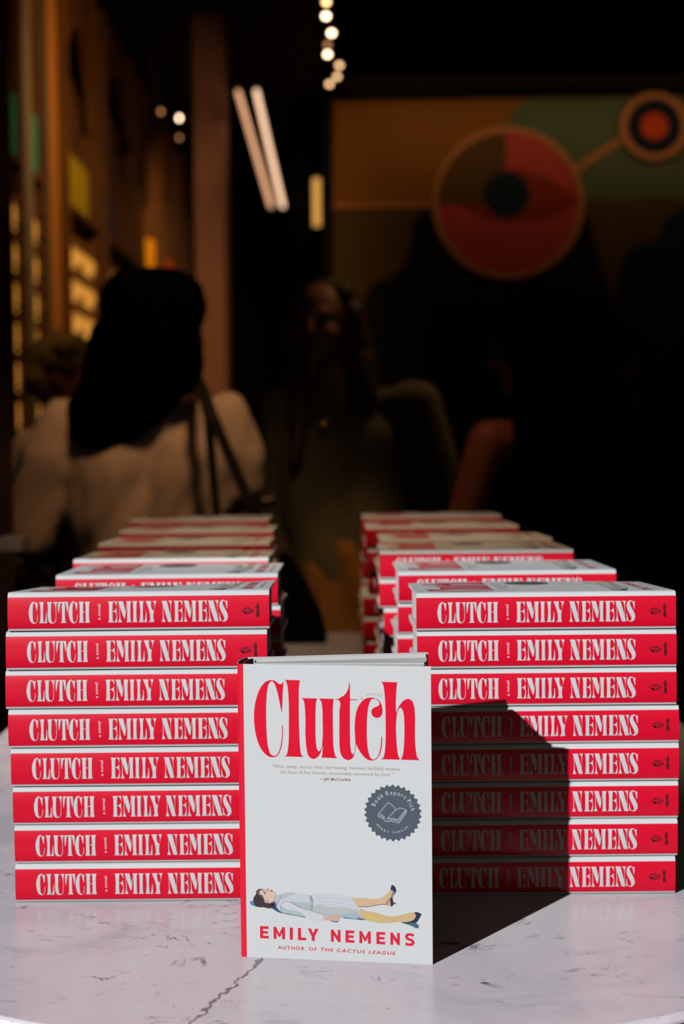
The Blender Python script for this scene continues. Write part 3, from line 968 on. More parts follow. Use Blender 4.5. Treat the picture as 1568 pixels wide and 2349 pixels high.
def board_mesh(top, bump):
    bm = bmesh.new()
    n, c = 8, 6
    z0 = (BT - 0.0029) if top else 0.0006
    z1 = (BT - 0.0006) if top else 0.0029
    G = {}
    for s, z in enumerate((z0, z1)):
        for i in range(c + 1):
            for j in range(n + 1):
                x, y = 0.0005 + (BL - 0.001) * i / c, 0.005 + (BW - 0.0062) * j / n
                G[s, i, j] = bm.verts.new((x, y, z * wdg(y) + (bump(x, y) if top else 0)))
    for i in range(c):
        for j in range(n):
            bm.faces.new((G[0, i, j], G[0, i, j + 1], G[0, i + 1, j + 1], G[0, i + 1, j]))
            bm.faces.new((G[1, i, j], G[1, i + 1, j], G[1, i + 1, j + 1], G[1, i, j + 1]))
    for i in range(c):
        for j in (0, n):
            bm.faces.new((G[0, i, j], G[0, i + 1, j], G[1, i + 1, j], G[1, i, j]))
    for j in range(n):
        for i in (0, c):
            bm.faces.new((G[0, i, j], G[0, i, j + 1], G[1, i, j + 1], G[1, i, j]))
    bmesh.ops.recalc_face_normals(bm, faces=bm.faces)
    me = bpy.data.meshes.new('cover_board')
    bm.to_mesh(me)
    bm.free()
    me.materials.append(BOARDW)
    return me
BOARDW = mat('cover_board_white', (226, 224, 222), 0.7, 0.2, noise=0.04, nscale=60)

PB_ME = page_block_mesh()
BB_ME = board_mesh(False, bump_none)
VAR = {}
for key, bf, cols in (('plain', bump_none, 2), ('a', bump_a, 12), ('b', bump_b, 12), ('c', bump_c, 8)):
    VAR[key] = dict(j=jacket_mesh(bf, cols), t=board_mesh(True, bf))
    if key != 'plain':
        VAR[key]['p'] = print_meshes(lambda u, v, h, bf=bf: Vector((BL - v * BL / CH, u * BW / CW, BT * wdg(u * BW / CW) + h + bf(BL - v * BL / CH, u * BW / CW))))


def make_book(var, top):
    r = empty('hardcover_book')
    V = VAR[var]
    obj('dust_jacket', V['j'], None, r)
    obj('page_block', PB_ME, None, r)
    obj('cover_board', V['t'], None, r)
    obj('cover_board', BB_ME, None, r)
    obj('spine_lettering', SPINE_ME, None, r)
    obj('imprint_mark', IMPRINT_ME, None, r)
    if top:
        for nm, me in zip(PRINT_NAMES[:4], V['p']):
            o = obj(nm, me, None, r)
        obj('seal_lettering', V['p'][4], None, o)
    return r


ORD = ['top', 'second', 'third', 'fourth', 'fifth', 'sixth', 'seventh', 'bottom']
STN = ['front', 'second', 'third', 'fourth', 'fifth', 'rearmost']
Lpx = [18, 14, 13, 20, 26, 30, 34, 36]
Rpx = [1549, 1550, 1550, 1556, 1555, 1554, 1552, 1547]
stacks = {
    'left': [(1.206, None, .268), (1.4235, -.2878, .262), (1.619, -.3071, .2613), (1.843, -.317, .2628), (2.065, -.3231, .265), (2.267, -.339, .2702)],
    'right': [(1.214, None, .2634), (1.449, .0569, .260), (1.634, .0428, .267), (1.829, .048, .2658), (2.071, .0341, .268), (2.274, .032, .272)]}
rnd = random.Random(3)
for side in ('left', 'right'):
    for si, (D, x0, hh) in enumerate(stacks[side]):
        pitch = hh / 8.0
        for k in range(8):
            top = k == 0
            var = 'plain'
            if top:
                var = ('a' if side == 'right' else 'b') if si == 0 else ('c' if side == 'right' else 'b')
                if side == 'left' and si > 0:
                    var = 'c'
            b = make_book(var, top)
            z = TZ + 0.0004 + (7 - k) * pitch
            sz = (pitch - 0.0003) / BT
            if si == 0:
                ymid = (1405 if side == 'left' else 1400) + k * 88.5
                if side == 'left':
                    x = at_d(Lpx[k], ymid, D).x
                else:
                    x = at_d(Rpx[k], ymid, D).x - BL
                yy = D + rnd.uniform(-0.0008, 0.0008)
                rz = math.radians(rnd.uniform(-0.25, 0.25))
                if top:
                    rz = math.radians(0.5 if side == 'left' else 0.0)
            else:
                j = 0 if top else 1
                x = x0 + j * rnd.uniform(-0.005, 0.005)
                yy = D + j * rnd.uniform(-0.004, 0.004)
                rz = math.radians(rnd.uniform(-0.8, 0.8)) * (1 if j else 0.4)
            b.location = (x, yy, z)
            tilt = {'left': 0.00135, 'right': 0.00095}[side] if si == 0 else 0.00035
            b.rotation_euler = (-(7 - k) * tilt / BW, 0, rz)
            b.scale = (1, 1, sz)
            pos = {0: 'topmost of', 7: 'lowest of'}.get(k, ORD[k] + ' from the top in')
            st = 'the %s stack of the %s row' % (STN[si], side)
            if top:
                lab = 'hardcover novel, white cover showing, topmost of ' + st
            elif k == 7:
                lab = 'red spined novel on the marble, lowest of ' + st
            else:
                lab = 'red spined novel, %s from the top in %s' % (ORD[k], st)
            tag(b, lab, 'book', 'copies of the novel in %s' % st)

# ------------------------------------------------------------------ the upright copy in front
fb = empty('hardcover_book', (pBL.x, pBL.y, TZ), math.atan2(CU.y, CU.x))
tag(fb, 'upright hardcover novel with white cover and large red title, standing before the stacks', 'book')
def loc2(p):        # world xy -> local of fb
    d = Vector((p[0] - pBL.x, p[1] - pBL.y, 0))
    return (d.dot(CU), d.dot(-CN))
bcr = loc2((0.0672, 1.123))       # right edge of the back cover
TK = 0.034
def wall_strip(bm, pts, z0, z1, th, mi=0, side=1):
    """upright sheet along the plan line pts, thickness th to the given side"""
    ins = []
    for i, p in enumerate(pts):
        a, b_ = pts[max(0, i - 1)], pts[min(len(pts) - 1, i + 1)]
        dx, dy = b_[0] - a[0], b_[1] - a[1]
        L = math.hypot(dx, dy)
        ins.append((p[0] - side * dy / L * th, p[1] + side * dx / L * th))
    o0 = [bm.verts.new((p[0], p[1], z0)) for p in pts]
    o1 = [bm.verts.new((p[0], p[1], z1)) for p in pts]
    i0 = [bm.verts.new((p[0], p[1], z0)) for p in ins]
    i1 = [bm.verts.new((p[0], p[1], z1)) for p in ins]
    n = len(pts)
    fo = []
    for k in range(n - 1):
        fo.append(bm.faces.new((o0[k], o0[k + 1], o1[k + 1], o1[k])))
        bm.faces.new((i0[k + 1], i0[k], i1[k], i1[k + 1]))
        bm.faces.new((o1[k], o1[k + 1], i1[k + 1], i1[k]))
        bm.faces.new((o0[k + 1], o0[k], i0[k], i0[k + 1]))
    for k in (0, n - 1):
        bm.faces.new((o0[k], o1[k], i1[k], i0[k]))
    return fo
sp = [(0.0, 0.0), (-0.0012, 0.0004), (-0.0024, 0.002)]
for k in range(1, 12):
    t = k / 12
    sp.append((-0.0024 - 0.0022 * math.sin(math.pi * t), 0.002 + (TK - 0.004) * t))
sp += [(-0.0024, TK - 0.002), (-0.001, TK)]
front = [(CW, 0.0)] + [(CW * k / 10, 0.0) for k in range(9, 0, -1)] + [(0.0024, 0.0)]
back = [(bcr[0] * k / 8, TK + (bcr[1] - TK) * k / 8) for k in range(1, 9)]
bm = bmesh.new()
line = front + sp + back
fo = wall_strip(bm, line, 0.0, CH, 0.0005, side=-1)
for k, f in enumerate(fo):
    if len(front) - 1 <= k < len(front) + len(sp) - 2:
        f.material_index = 1
    f.smooth = True
bmesh.ops.recalc_face_normals(bm, faces=bm.faces)
dj = obj('dust_jacket', bm, [JW, JR], fb)
dj.data.set_sharp_from_angle(angle=math.radians(38))
for nm, pts, m in (('cover_board', [(CW - 0.002, 0.0008), (0.006, 0.0008)], BOARDB), ('cover_board', [(0.006, TK - 0.0008), (bcr[0] - 0.002, bcr[1] - 0.0012)], BOARDW),
                   ('spine_board', [(0.002, 0.003), (0.0002, 0.009), (-0.0006, TK / 2), (0.0002, TK - 0.009), (0.002, TK - 0.003)], BOARD)):
    bm = bmesh.new()
    wall_strip(bm, pts, 0.0006, CH - 0.0006, 0.0024, side=-1)
    bmesh.ops.recalc_face_normals(bm, faces=bm.faces)
    obj(nm, bm, m, fb)
# leaves: wedge shaped gatherings that fan out towards the fore edge
def gathering(y0a, y1a, y0b, y1b, top, xr):
    bm = bmesh.new()
    v = []
    for z in (0.0035, top):
        v.append([bm.verts.new(p + (z,)) for p in ((0.006, y0a), (xr, y0b), (xr + 0.0012, (y0b + y1b) / 2), (xr, y1b), (0.006, y1a))])
    n = 5
    for k in range(n):
        bm.faces.new((v[0][k], v[0][(k + 1) % n], v[1][(k + 1) % n], v[1][k]))
    bm.faces.new(v[0][::-1])
    bm.faces.new(v[1])
    bmesh.ops.recalc_face_normals(bm, faces=bm.faces)
    return bm
g = [(0.0045, 0.0050, 0.0075, 0.0080), (0.0052, 0.0100, 0.0100, 0.0155), (0.0102, 0.0165, 0.0175, 0.0245), (0.0167, 0.0230, 0.0258, 0.0340), (0.0232, TK - 0.0045, 0.0350, bcr[1] - 0.008)]
for k, q in enumerate(g):
    obj('page_gathering', gathering(*q, CH - 0.0032 - 0.0004 * (k % 2), CW - 0.008), PAGES, fb)
fpm = print_meshes(lambda u, v, h: Vector((u, -h, v)), False)
for nm, me in zip(PRINT_NAMES[:4], fpm):
    o = obj(nm, me, None, fb)
obj('seal_lettering', fpm[4], None, o)
# spine print of the upright copy: the white letters show only as slivers from here
me = SPINE_ME.copy()
for v in me.vertices:
    x, z = v.co.x, v.co.z
    t = z / BT
    yy = 0.002 + (TK - 0.004) * (1 - t) if False else (TK - 0.002) - (TK - 0.004) * t
    tt = (yy - 0.002) / (TK - 0.004)
    v.co = Vector((-0.0024 - 0.0022 * math.sin(math.pi * max(0, min(1, tt))) - 0.00015, TK - yy if False else (TK - yy), 0))
    v.co = Vector((v.co.x, 0.002 + (TK - 0.004) * (1 - t) , CH - x * CH / BL))
obj('spine_lettering', me, None, fb)

# ------------------------------------------------------------------ marble table
TX, HWD = 0.0, 0.468
def table_outline(inset=0.0):
    a = HWD - inset
    pts = []
    yc, b_ = 1.288, 0.382 - inset
    for k in range(33):
        t = math.pi + math.pi * k / 32
        ct, st = math.cos(t), math.sin(t)
        pts.append((TX + a * ct, yc + b_ * st))
    y2 = 2.905 - inset
    pts += [(TX + a, y2 - 0.10), (TX + a - 0.03, y2 - 0.03), (TX + a - 0.10, y2), (TX - a + 0.10, y2), (TX - a + 0.03, y2 - 0.03), (TX - a, y2 - 0.10)]
    return pts
def slab(rings, m, name, parent=None, smooth=False):
    bm = bmesh.new()
    R_ = [[bm.verts.new((p[0], p[1], z)) for p in pts] for pts, z in rings]
    n = len(R_[0])
    for a, b_ in zip(R_, R_[1:]):
        for k in range(n):
            f = bm.faces.new((a[k], a[(k + 1) % n], b_[(k + 1) % n], b_[k]))
            f.smooth = smooth
    bm.faces.new(R_[0][::-1])
    bm.faces.new(R_[-1])
    bmesh.ops.recalc_face_normals(bm, faces=bm.faces)
    return obj(name, bm, m, parent)
tb = empty('marble_table', (0, 0, 0))
tag(tb, 'long white marble table with rounded end and grey veins carrying the book stacks', 'table')
slab([(table_outline(0.045), TZ - 0.034), (table_outline(0.0), TZ - 0.006),
      (table_outline(0.0), TZ - 0.004), (table_outline(0.0012), TZ - 0.0012), (table_outline(0.004), TZ)], MARBLE, 'tabletop', tb)
STEEL = mat('dark_bronze_metal', (60, 52, 46), 0.45, 0.5, 0.6, noise=0.1)
for yy in (1.45, 2.45):
    bm = bmesh.new()
    tube(bm, (TX, yy, 0.03), (TX, yy, TZ - 0.034), 0.06, 0.05, 24)
    obj('pedestal', bm, STEEL, tb)
    bm = bmesh.new()
    tube(bm, (TX, yy, 0.0), (TX, yy, 0.03), 0.30, 0.28, 40)
    obj('base_plate', bm, STEEL, tb)

# ------------------------------------------------------------------ the shop shell
XL, XR, YB, ZC = -1.62, 3.6, 13.2, 3.78
tag(box_obj('floor', (-4, -3.5, -0.1), (4.2, YB, 0), FLOORM), kind='structure')
tag(box_obj('ceiling', (XL - 0.3, 2.3, ZC), (XR + 0.2, YB + 0.2, ZC + 0.1), CEILM), kind='structure')
tag(box_obj('wall_left', (XL - 0.15, 2.5, 0), (XL, YB, ZC), BLACKW), kind='structure')
tag(box_obj('wall_right', (XR, 2.5, 0), (XR + 0.15, YB, ZC), BLACKW), kind='structure')
tag(box_obj('wall_back', (XL - 0.15, YB, 0), (XR + 0.15, YB + 0.15, ZC), BLACKW), kind='structure')
REDP = mat('dark_red_facade_paint', (44, 4, 11), 0.5, 0.3, noise=0.1, nscale=3)
fx = at_d(31, 1174, 2.5).x
wf = empty('wall_front')
tag(wf, kind='structure')
box_obj('facade_panel', (-4.0, 2.30, 0), (fx, 2.50, ZC), REDP, wf)
box_obj('facade_panel', (0.66, 2.30, 0), (4.2, 2.50, ZC), REDP, wf)
box_obj('facade_header', (fx, 2.30, 2.35), (0.66, 2.50, ZC), REDP, wf)
# unseen awning, added to keep the sun off the rear stacks and the shop
aw = empty('added_awning', (0, 2.3, 2.85))
tag(aw, 'unseen dark canvas awning added to shade the shop opening', 'awning')
CANV = mat('dark_awning_canvas', (30, 30, 34), 0.9, 0.2, noise=0.1, nscale=30)
AY, AZ = 0.30, 1.985  # valance edge placed to set the shade line across the stacks
bm = bmesh.new()
for sx in (-3.4,):
    v = [bm.verts.new(p) for p in ((-3.4, 0, 0.25), (3.4, 0, 0.25), (3.4, AY - 2.3, AZ + 0.12 - 2.85), (-3.4, AY - 2.3, AZ + 0.12 - 2.85))]
    f = bm.faces.new(v)
    r = bmesh.ops.extrude_face_region(bm, geom=[f])
    for e in r['geom']:
        if isinstance(e, bmesh.types.BMVert):
            e.co.z += 0.01
bmesh.ops.recalc_face_normals(bm, faces=bm.faces)
obj('canopy', bm, CANV, aw)
box_obj('valance', (-3.4, AY - 2.3 - 0.005, AZ - 2.85), (3.4, AY - 2.3 + 0.004, AZ + 0.13 - 2.85), CANV, aw)

# deep storage wall at the left: bays with arches, coloured books and backlit spectacle shelves
XS = -1.30
SHELF = OAK
BAYS = [(5.73, 5.895, 'teal', (40, 160, 140), 1), (6.12, 6.29, 'teal', (40, 160, 140), 2), (6.97, 7.76, 'lime', (196, 166, 0), 3), (8.12, 9.14, 'blue', (40, 70, 120), 4),
        (9.62, 10.20, 'yellow', (250, 170, 0), 5), (10.75, 11.35, 'orange', (236, 86, 6), 6), (12.05, 12.60, 'red', (190, 20, 24), 7)]
BACKLIT = mat('backlit_shelf_panel', (255, 215, 150), 0.6, 0.2, emit=((255, 168, 66), 0.44), noise=0.0)
BACKDIM = mat('dim_shelf_panel', (170, 110, 50), 0.6, 0.2, noise=0.1)
NTH = ['first', 'second', 'third', 'fourth', 'fifth', 'sixth', 'seventh', 'eighth', 'ninth', 'tenth', 'eleventh', 'twelfth', 'thirteenth', 'fourteenth']
ORDB = ['nearest', 'second', 'third', 'fourth', 'fifth', 'sixth', 'farthest']
FRAME = mat('tortoise_spectacle_frames', (30, 18, 12), 0.3, 0.5, noise=0.3)
gl_me = None
def glasses_mesh():
    bm = bmesh.new()
    for s in (-1, 1):
        n = 14
        c = [Vector((s * 0.034 + 0.026 * math.cos(2 * math.pi * k / n), 0, 0.020 * math.sin(2 * math.pi * k / n))) for k in range(n)]
        for k in range(n):
            tube(bm, c[k], c[(k + 1) % n], 0.003, seg=5, cap=False)
        tube(bm, (s * 0.060, 0, 0.006), (s * 0.060, 0.012, 0.005), 0.0025, seg=5)
        tube(bm, (s * 0.060, 0.012, 0.005), (-s * 0.055, 0.016, -0.004), 0.0025, seg=5)
    tube(bm, (-0.009, 0, 0.006), (0.009, 0, 0.006), 0.003, seg=5)
    me = bpy.data.meshes.new('spectacles')
    bm.to_mesh(me)
    bm.free()
    me.materials.append(FRAME)
    return me
GLM = glasses_mesh()
bk_me = bpy.data.meshes.new('picture_book')
bm = bmesh.new()
box(bm, (0, -0.02, 0), (0.19, 0.02, 0.262), bevel=0.003)
bm.to_mesh(bm_me := bk_me)
bm.free()
for bi, (y0, y1, cname, crgb, num) in enumerate(BAYS):
    u = empty('display_bay', (XS, (y0 + y1) / 2, 0))
    tag(u, 'tall oak display bay with arched top, %s along the left wall' % (ORDB[bi] + (' of the seven' if bi in (0, 6) else ' from the front')), 'shelving', 'oak display bays along the left wall')
    w2 = (y1 - y0) / 2
    pw = 0.05 if bi > 1 else 0.02
    dpt = -0.27
    for s in (-1, 1):
        box_obj('upright', (dpt, s * (w2 + pw / 2) - pw / 2, 0), (0.0, s * (w2 + pw / 2) + pw / 2, 3.70), SHELF, u)
    # arched head board
    o_, z0, z1 = w2, 2.95, 3.70
    arch = [(-o_, z0), (-o_ * 0.86, z0)]
    rad = o_ * 0.86
    for k in range(13):
        t = math.pi - math.pi * k / 12
        arch.append((rad * math.cos(t), 3.05 + min(0.42, rad * 1.0) * math.sin(t)))
    arch += [(o_ * 0.86, z0), (o_, z0), (o_, z1), (-o_, z1)]
    vs_, fs = fill2d([arch])
    bm = bmesh.new()
    vv = [bm.verts.new((-0.02, p[0], p[1])) for p in vs_]
    for f in fs:
        bm.faces.new([vv[i] for i in f])
    r = bmesh.ops.extrude_face_region(bm, geom=list(bm.faces))
    for e in r['geom']:
        if isinstance(e, bmesh.types.BMVert):
            e.co.x -= 0.03
    bmesh.ops.recalc_face_normals(bm, faces=bm.faces)
    obj('arch_board', bm, SHELF, u)
    box_obj('back_panel', (dpt - 0.02, -w2, 0), (dpt, w2, 3.70), BACKDIM, u)
    # shelves
    zs = [2.44, 2.30] + [2.30 - 0.162 * k for k in range(1, 11)]
    for z in zs:
        box_obj('shelf', (dpt, -w2, z - 0.022), (0.014, w2, z), SHELF, u)
    for k in range(1, 11):
        z = 2.30 - 0.162 * k
        if bi < 4 or k > 9:
            box_obj('light_panel', (-0.036, -w2 + 0.01, z + 0.012), (-0.024, w2 - 0.01, z + 0.128), BACKLIT, u)
    # coloured picture books on the high shelf
    mb = mat('%s_book_cloth' % cname, crgb, 0.6, 0.3, noise=0.1)
    nb = max(2, int((y1 - y0 - 0.04) / 0.05))
    if cname == 'blue':
        nb = 3
    lay = y0 + 0.03
    for q in range(nb):
        me = bk_me.copy()
        b_ = obj('picture_book', me, mb)
        if num in (5, 6, 7):
            yq = y1 - 0.06 - q * 0.046
            if q > 5:
                yq = None
        elif num == 3:
            yq = y0 + 0.05 + q * 0.046
            if q > 10:
                yq = None
        else:
            yq = y0 + 0.05 + q * 0.046
        if yq is None:
            bpy.data.objects.remove(b_)
            continue
        b_.location = (XS - 0.195, yq, 2.4405)
        b_.scale = (1, 1, 1.0 - 0.05 * ((q * 7) % 3) / 2)
        tag(b_, '%s book high on the %s oak bay, %s from its near end' % (cname, ORDB[bi], NTH[q] if num not in (5, 6, 7) else NTH[nb - 1 - q] if nb <= 12 else NTH[q]), 'book', '%s picture books on the %s bay' % (cname, ORDB[bi]))
    if bi in (0, 1, 2, 3):
        for k in range(1, 9):
            z = 2.30 - 0.162 * k
            for s in ((0,) if bi < 2 else (-0.22, 0.2)):
                g_ = link(bpy.data.objects.new('spectacles', GLM))
                g_.location = (XS + 0.010, (y0 + y1) / 2 + s, z + 0.024)
                g_.rotation_euler = (0, 0, math.radians(90))
                g_.scale = (1, 0.9, 1)
                tag(g_, 'dark spectacles on the %s lit shelf down of the %s oak bay%s' % (NTH[k - 1], ORDB[bi], {0: '', -0.22: ', near side', 0.2: ', far side'}[s]), 'glasses', 'spectacles on the %s bay' % ORDB[bi])
o = box_obj('wall_post', (XS - 0.05, 5.925, 0), (XS + 0.008, 6.085, ZC), GREYPOST)
tag(o, 'slender grey-brown post between the two bays with teal books', 'post')
o = box_obj('wall_post', (XS - 0.05, 6.32, 0), (XS + 0.004, 6.4495, ZC), mat('dark_taupe_post', (82, 66, 52), 0.6, noise=0.05))
tag(o, 'dark taupe post just beyond the second teal bay', 'post')
o = box_obj('wall_post', (XS - 0.05, 6.45, 0), (XS + 0.004, 6.66, ZC), mat('amber_oak_post', (190, 120, 44), 0.5, noise=0.1))
tag(o, 'amber oak post before the dark gap beside the third bay', 'post')

# pink-brown column
x0, x1 = at_d(450, 800, 8.4).x, at_d(519, 800, 8.4).x
o = box_obj('column', (x0, 8.4, 0), (x1, 8.75, ZC), mat('pinkish_plaster', (170, 120, 104), 0.8, 0.2, noise=0.06, nscale=3), bevel=0.01)
tag(o, 'pinkish brown plaster column beyond the display shelves', 'column')

# mural wall
YM = 8.0
xm0 = at_d(765, 700, YM).x
tag(box_obj('partition_wall', (xm0 - 0.05, YM + 0.02, 0), (XR, YM + 0.16, ZC), BLACKW), 'black partition wall that carries the painted mural', 'wall', kind='structure')
mu = empty('mural', (0, YM, 0))
tag(mu, 'painted wall mural of a large ringed circle, stems and dark rounded shapes', 'mural')
M_ = lambda px, py, *c: (at_d(px, py, YM).x, at_d(px, py, YM).z) + tuple(c)
LAY = [0]
def mural_shape(name, conts, rgb, smooth=True, rough=0.7, lay=None, th=0.004):
    LAY[0] += 1
    lay = LAY[0] if lay is None else lay
    cs = [spline([M_(*p) for p in c], 8) if smooth else [M_(*p)[:2] for p in c] for c in conts]
    vs_, fs = fill2d(cs)
    bm = bmesh.new()
    y = 0.018 - lay * 0.0025
    vv = [bm.verts.new((p[0], y, p[1])) for p in vs_]
    for f in fs:
        bm.faces.new([vv[i] for i in f])
    r = bmesh.ops.extrude_face_region(bm, geom=list(bm.faces))
    for e in r['geom']:
        if isinstance(e, bmesh.types.BMVert):
            e.co.y += 0.0022
    bmesh.ops.recalc_face_normals(bm, faces=bm.faces)
    return obj(name, bm, mat('mural_%d_%d_%d' % rgb, rgb, rough, 0.2, noise=0.06, nscale=4), mu)
def circ(cx, cy, r, n=40):
    return [(cx + r * math.cos(2 * math.pi * k / n), cy + r * math.sin(2 * math.pi * k / n)) for k in range(n)]
mural_shape('golden_field', [[(765, 232), (1700, 218), (1700, 1320), (765, 1320)]], (150, 92, 22), False)
mural_shape('brown_field', [[(765, 474), (990, 471), (1340, 455), (1700, 455), (1700, 1320), (765, 1320)]], (92, 66, 26), False)
mural_shape('green_field', [[(1168, 300, 1), (1172, 262), (1200, 232), (1240, 226, 1), (1700, 219, 1), (1700, 452, 1), (1168, 456, 1)]], (92, 104, 72))
mural_shape('black_shape', [[(948, 500, 1), (975, 478, 1), (1340, 470, 1), (1350, 500), (1375, 600), (1420, 740), (1440, 900, 1), (1440, 1320, 1), (830, 1320, 1), (832, 700), (850, 655), (905, 630), (935, 590), (945, 540)]], (8, 8, 8))
mural_shape('navy_shape', [[(1700, 480, 1), (1560, 480), (1530, 500), (1510, 545), (1440, 575), (1422, 620), (1420, 740), (1450, 900, 1), (1460, 1320, 1), (1700, 1320, 1)]], (22, 34, 64))
mural_shape('stem_band', [[(765, 464), (1000, 461), (1000, 476), (765, 479)]], (190, 120, 66), False)
mural_shape('stem_band', [[(1312, 384), (1425, 310), (1433, 322), (1322, 398)]], (190, 120, 66), False)
mural_shape('pink_disc', [circ(1165, 466, 166)], (196, 70, 62), False)
mural_shape('brown_quarter', [[(1160, 300, 1)] + [(1165 - 166 * math.sin(math.radians(a)), 466 - 166 * math.cos(math.radians(a))) for a in range(5, 90, 8)] + [(999, 468, 1), (1160, 468, 1)]], (96, 66, 20))
mural_shape('orange_leaf', [[(1055, 470, 1), (1100, 492), (1165, 505), (1250, 500), (1330, 462, 1), (1290, 430), (1220, 396), (1165, 392), (1160, 466, 1)]], (150, 48, 12))
mural_shape('blue_disc', [circ(1161, 446, 53)], (16, 34, 44), False)
mural_shape('large_ring', [circ(1165, 466, 174), circ(1165, 466, 162)], (200, 128, 72), False)
mural_shape('small_disc', [circ(1499, 291, 66)], (14, 22, 34), False)
mural_shape('orange_disc', [circ(1499, 291, 31)], (214, 74, 16), False)
mural_shape('small_ring', [circ(1499, 291, 78), circ(1499, 291, 63)], (200, 128, 72), False)
# dark soffit above the mural
zs0 = at_d(1100, 218, YM).z
tag(box_obj('trim_1', (xm0, YM - 0.35, zs0 + 0.005), (XR, YM + 0.01, ZC), BLACKW), kind='structure')

# shelf and crate low at the right, barely lit
p0, p1 = at_d(1490, 905, 6.2), at_d(1590, 990, 6.2)
ct = empty('display_counter', (p0.x + 0.2, 6.3, 0))
tag(ct, 'low dark counter at far right behind the dark-haired person', 'counter')
box_obj('cabinet', (-0.5, 0, 0), (0.9, 0.5, p1.z - 0.04), mat('walnut_dark', (58, 30, 24), 0.6, noise=0.2), ct)
box_obj('counter_top', (-0.52, -0.02, p1.z - 0.04), (0.92, 0.52, p1.z), mat('olive_stone', (84, 74, 50), 0.5, noise=0.1), ct)
cr = empty('carton_box', (p0.x + 0.15, 6.42, p1.z + 0.0005))
tag(cr, 'brown carton box on the dark counter at far right', 'box')
KRAFT = mat('brown_carton', (96, 60, 26), 0.8, 0.2, noise=0.1)
hB = p0.z - p1.z
box_obj('carton_body', (-0.15, 0, 0), (0.2, 0.25, hB - 0.005), KRAFT, cr, 0.003)
box_obj('carton_lid', (-0.153, -0.003, hB - 0.03), (0.203, 0.253, hB), KRAFT, cr, 0.003)

# pale ledge beside the red door frame
p0, p1 = at_d(6, 1228, 2.28), at_d(62, 1262, 2.28)
lg = box_obj('stone_ledge', (p0.x, 2.24, p1.z), (p1.x, 2.2995, p0.z), mat('pale_ledge_stone', (190, 176, 160), 0.6, noise=0.1, nscale=30), bevel=0.003)
tag(lg, 'pale stone ledge fixed to the dark red door frame', 'ledge')

# ------------------------------------------------------------------ ceiling lights
GLOWB = mat('spot_lamp_bright', (255, 240, 220), 0.5, 0.2, emit=((255, 216, 178), 9.0))
GLOWM = mat('spot_lamp_medium', (255, 236, 206), 0.5, 0.2, emit=((255, 200, 146), 3.6))
GLOWD = mat('spot_lamp_dim', (255, 220, 180), 0.5, 0.2, emit=((255, 176, 116), 1.1))
HEADM = mat('black_lamp_housing', (10, 10, 10), 0.5, 0.4, noise=0.05)
ZT = 3.36
bm = bmesh.new()
box(bm, (-0.06, 5.9, ZT), (-0.03, 7.85, ZT + 0.03))
for yy in (6.1, 7.6):
    tube(bm, (-0.045, yy, ZT + 0.03), (-0.045, yy, ZC - 0.0005), 0.005, seg=8)
tr = obj('ceiling_track', bm, HEADM)
tag(tr, 'black ceiling track carrying the row of small spotlights', 'track')
spots = [(748, 5, GLOWM), (747, 37, GLOWB), (760, 76, GLOWB), (751, 103, GLOWD), (751, 125, GLOWB), (778, 150, GLOWM), (773, 176, GLOWM), (755, 193, GLOWM)]
for i, (px, py, gm) in enumerate(spots):
    p = at_z(px, py, ZT - 0.17)
    r = empty('track_spotlight', p)
    where = ['highest in the photo of the track row', 'second from the top of the photo', 'third from the top of the photo', 'dim one, fourth from the top of the photo', 'bright one just below the dim one',
             'rightmost of the track row', 'third from the far end of the track', 'lowest in the photo, at the far end']
    tag(r, 'small round ceiling spotlight, ' + where[i], 'spotlight', 'spotlights on the ceiling track')
    aim = (C0 + Vector((0.3 * (1 if px > 765 else -1), 0, -0.3)) - p).normalized()
    bm = bmesh.new()
    tube(bm, -aim * 0.12, aim * 0.0, 0.022, 0.022, 16, False)
    bm.faces.new([v for v in bm.verts][0:16][::-1])
    obj('lamp_head', bm, HEADM, r)
    bm = bmesh.new()
    q = aim.to_track_quat('Z', 'Y')
    vv = [bm.verts.new(-aim * 0.004 + q @ Vector((0.0135 * math.cos(2 * math.pi * k / 20), 0.0115 * math.sin(2 * math.pi * k / 20), 0))) for k in range(20)]
    bm.faces.new(vv)
    obj('lamp_lens', bm, gm, r)
    bm = bmesh.new()
    tube(bm, -aim * 0.11, Vector((-0.045 - p.x, -aim.y * 0.11, ZT - p.z - 0.0005)), 0.006, seg=8)
    obj('lamp_stem', bm, HEADM, r)
for i, (px, py, gm, rr, lab) in enumerate([(411, 271, GLOWB, 0.010, 'bright oval spotlight over the left display bays'), (369, 256, GLOWD, 0.009, 'dim spotlight left of the bright one over the bays'), (411, 316, GLOWD, 0.009, 'dim spotlight just below the bright one over the bays')]):
    p = at_x(px, py, -1.02)
    r = empty('shelf_spotlight', p)
    tag(r, lab, 'spotlight')
    aim = (C0 - p).normalized()
    bm = bmesh.new()
    tube(bm, -aim * 0.10, Vector((0, 0, 0)), 0.03, 0.03, 16, False)
    bm.faces.new([v for v in bm.verts][0:16][::-1])
    obj('lamp_head', bm, HEADM, r)
    bm = bmesh.new()
    q = aim.to_track_quat('Z', 'Y')
    vv = [bm.verts.new(-aim * 0.004 + q @ Vector((rr * math.cos(2 * math.pi * k / 20), rr * 1.5 * math.sin(2 * math.pi * k / 20), 0))) for k in range(20)]
    bm.faces.new(vv)
    obj('lamp_lens', bm, gm, r)
    bm = bmesh.new()
    tube(bm, -aim * 0.06, (-0.1, 0, ZC - p.z), 0.006, seg=8)
    obj('lamp_stem', bm, HEADM, r)
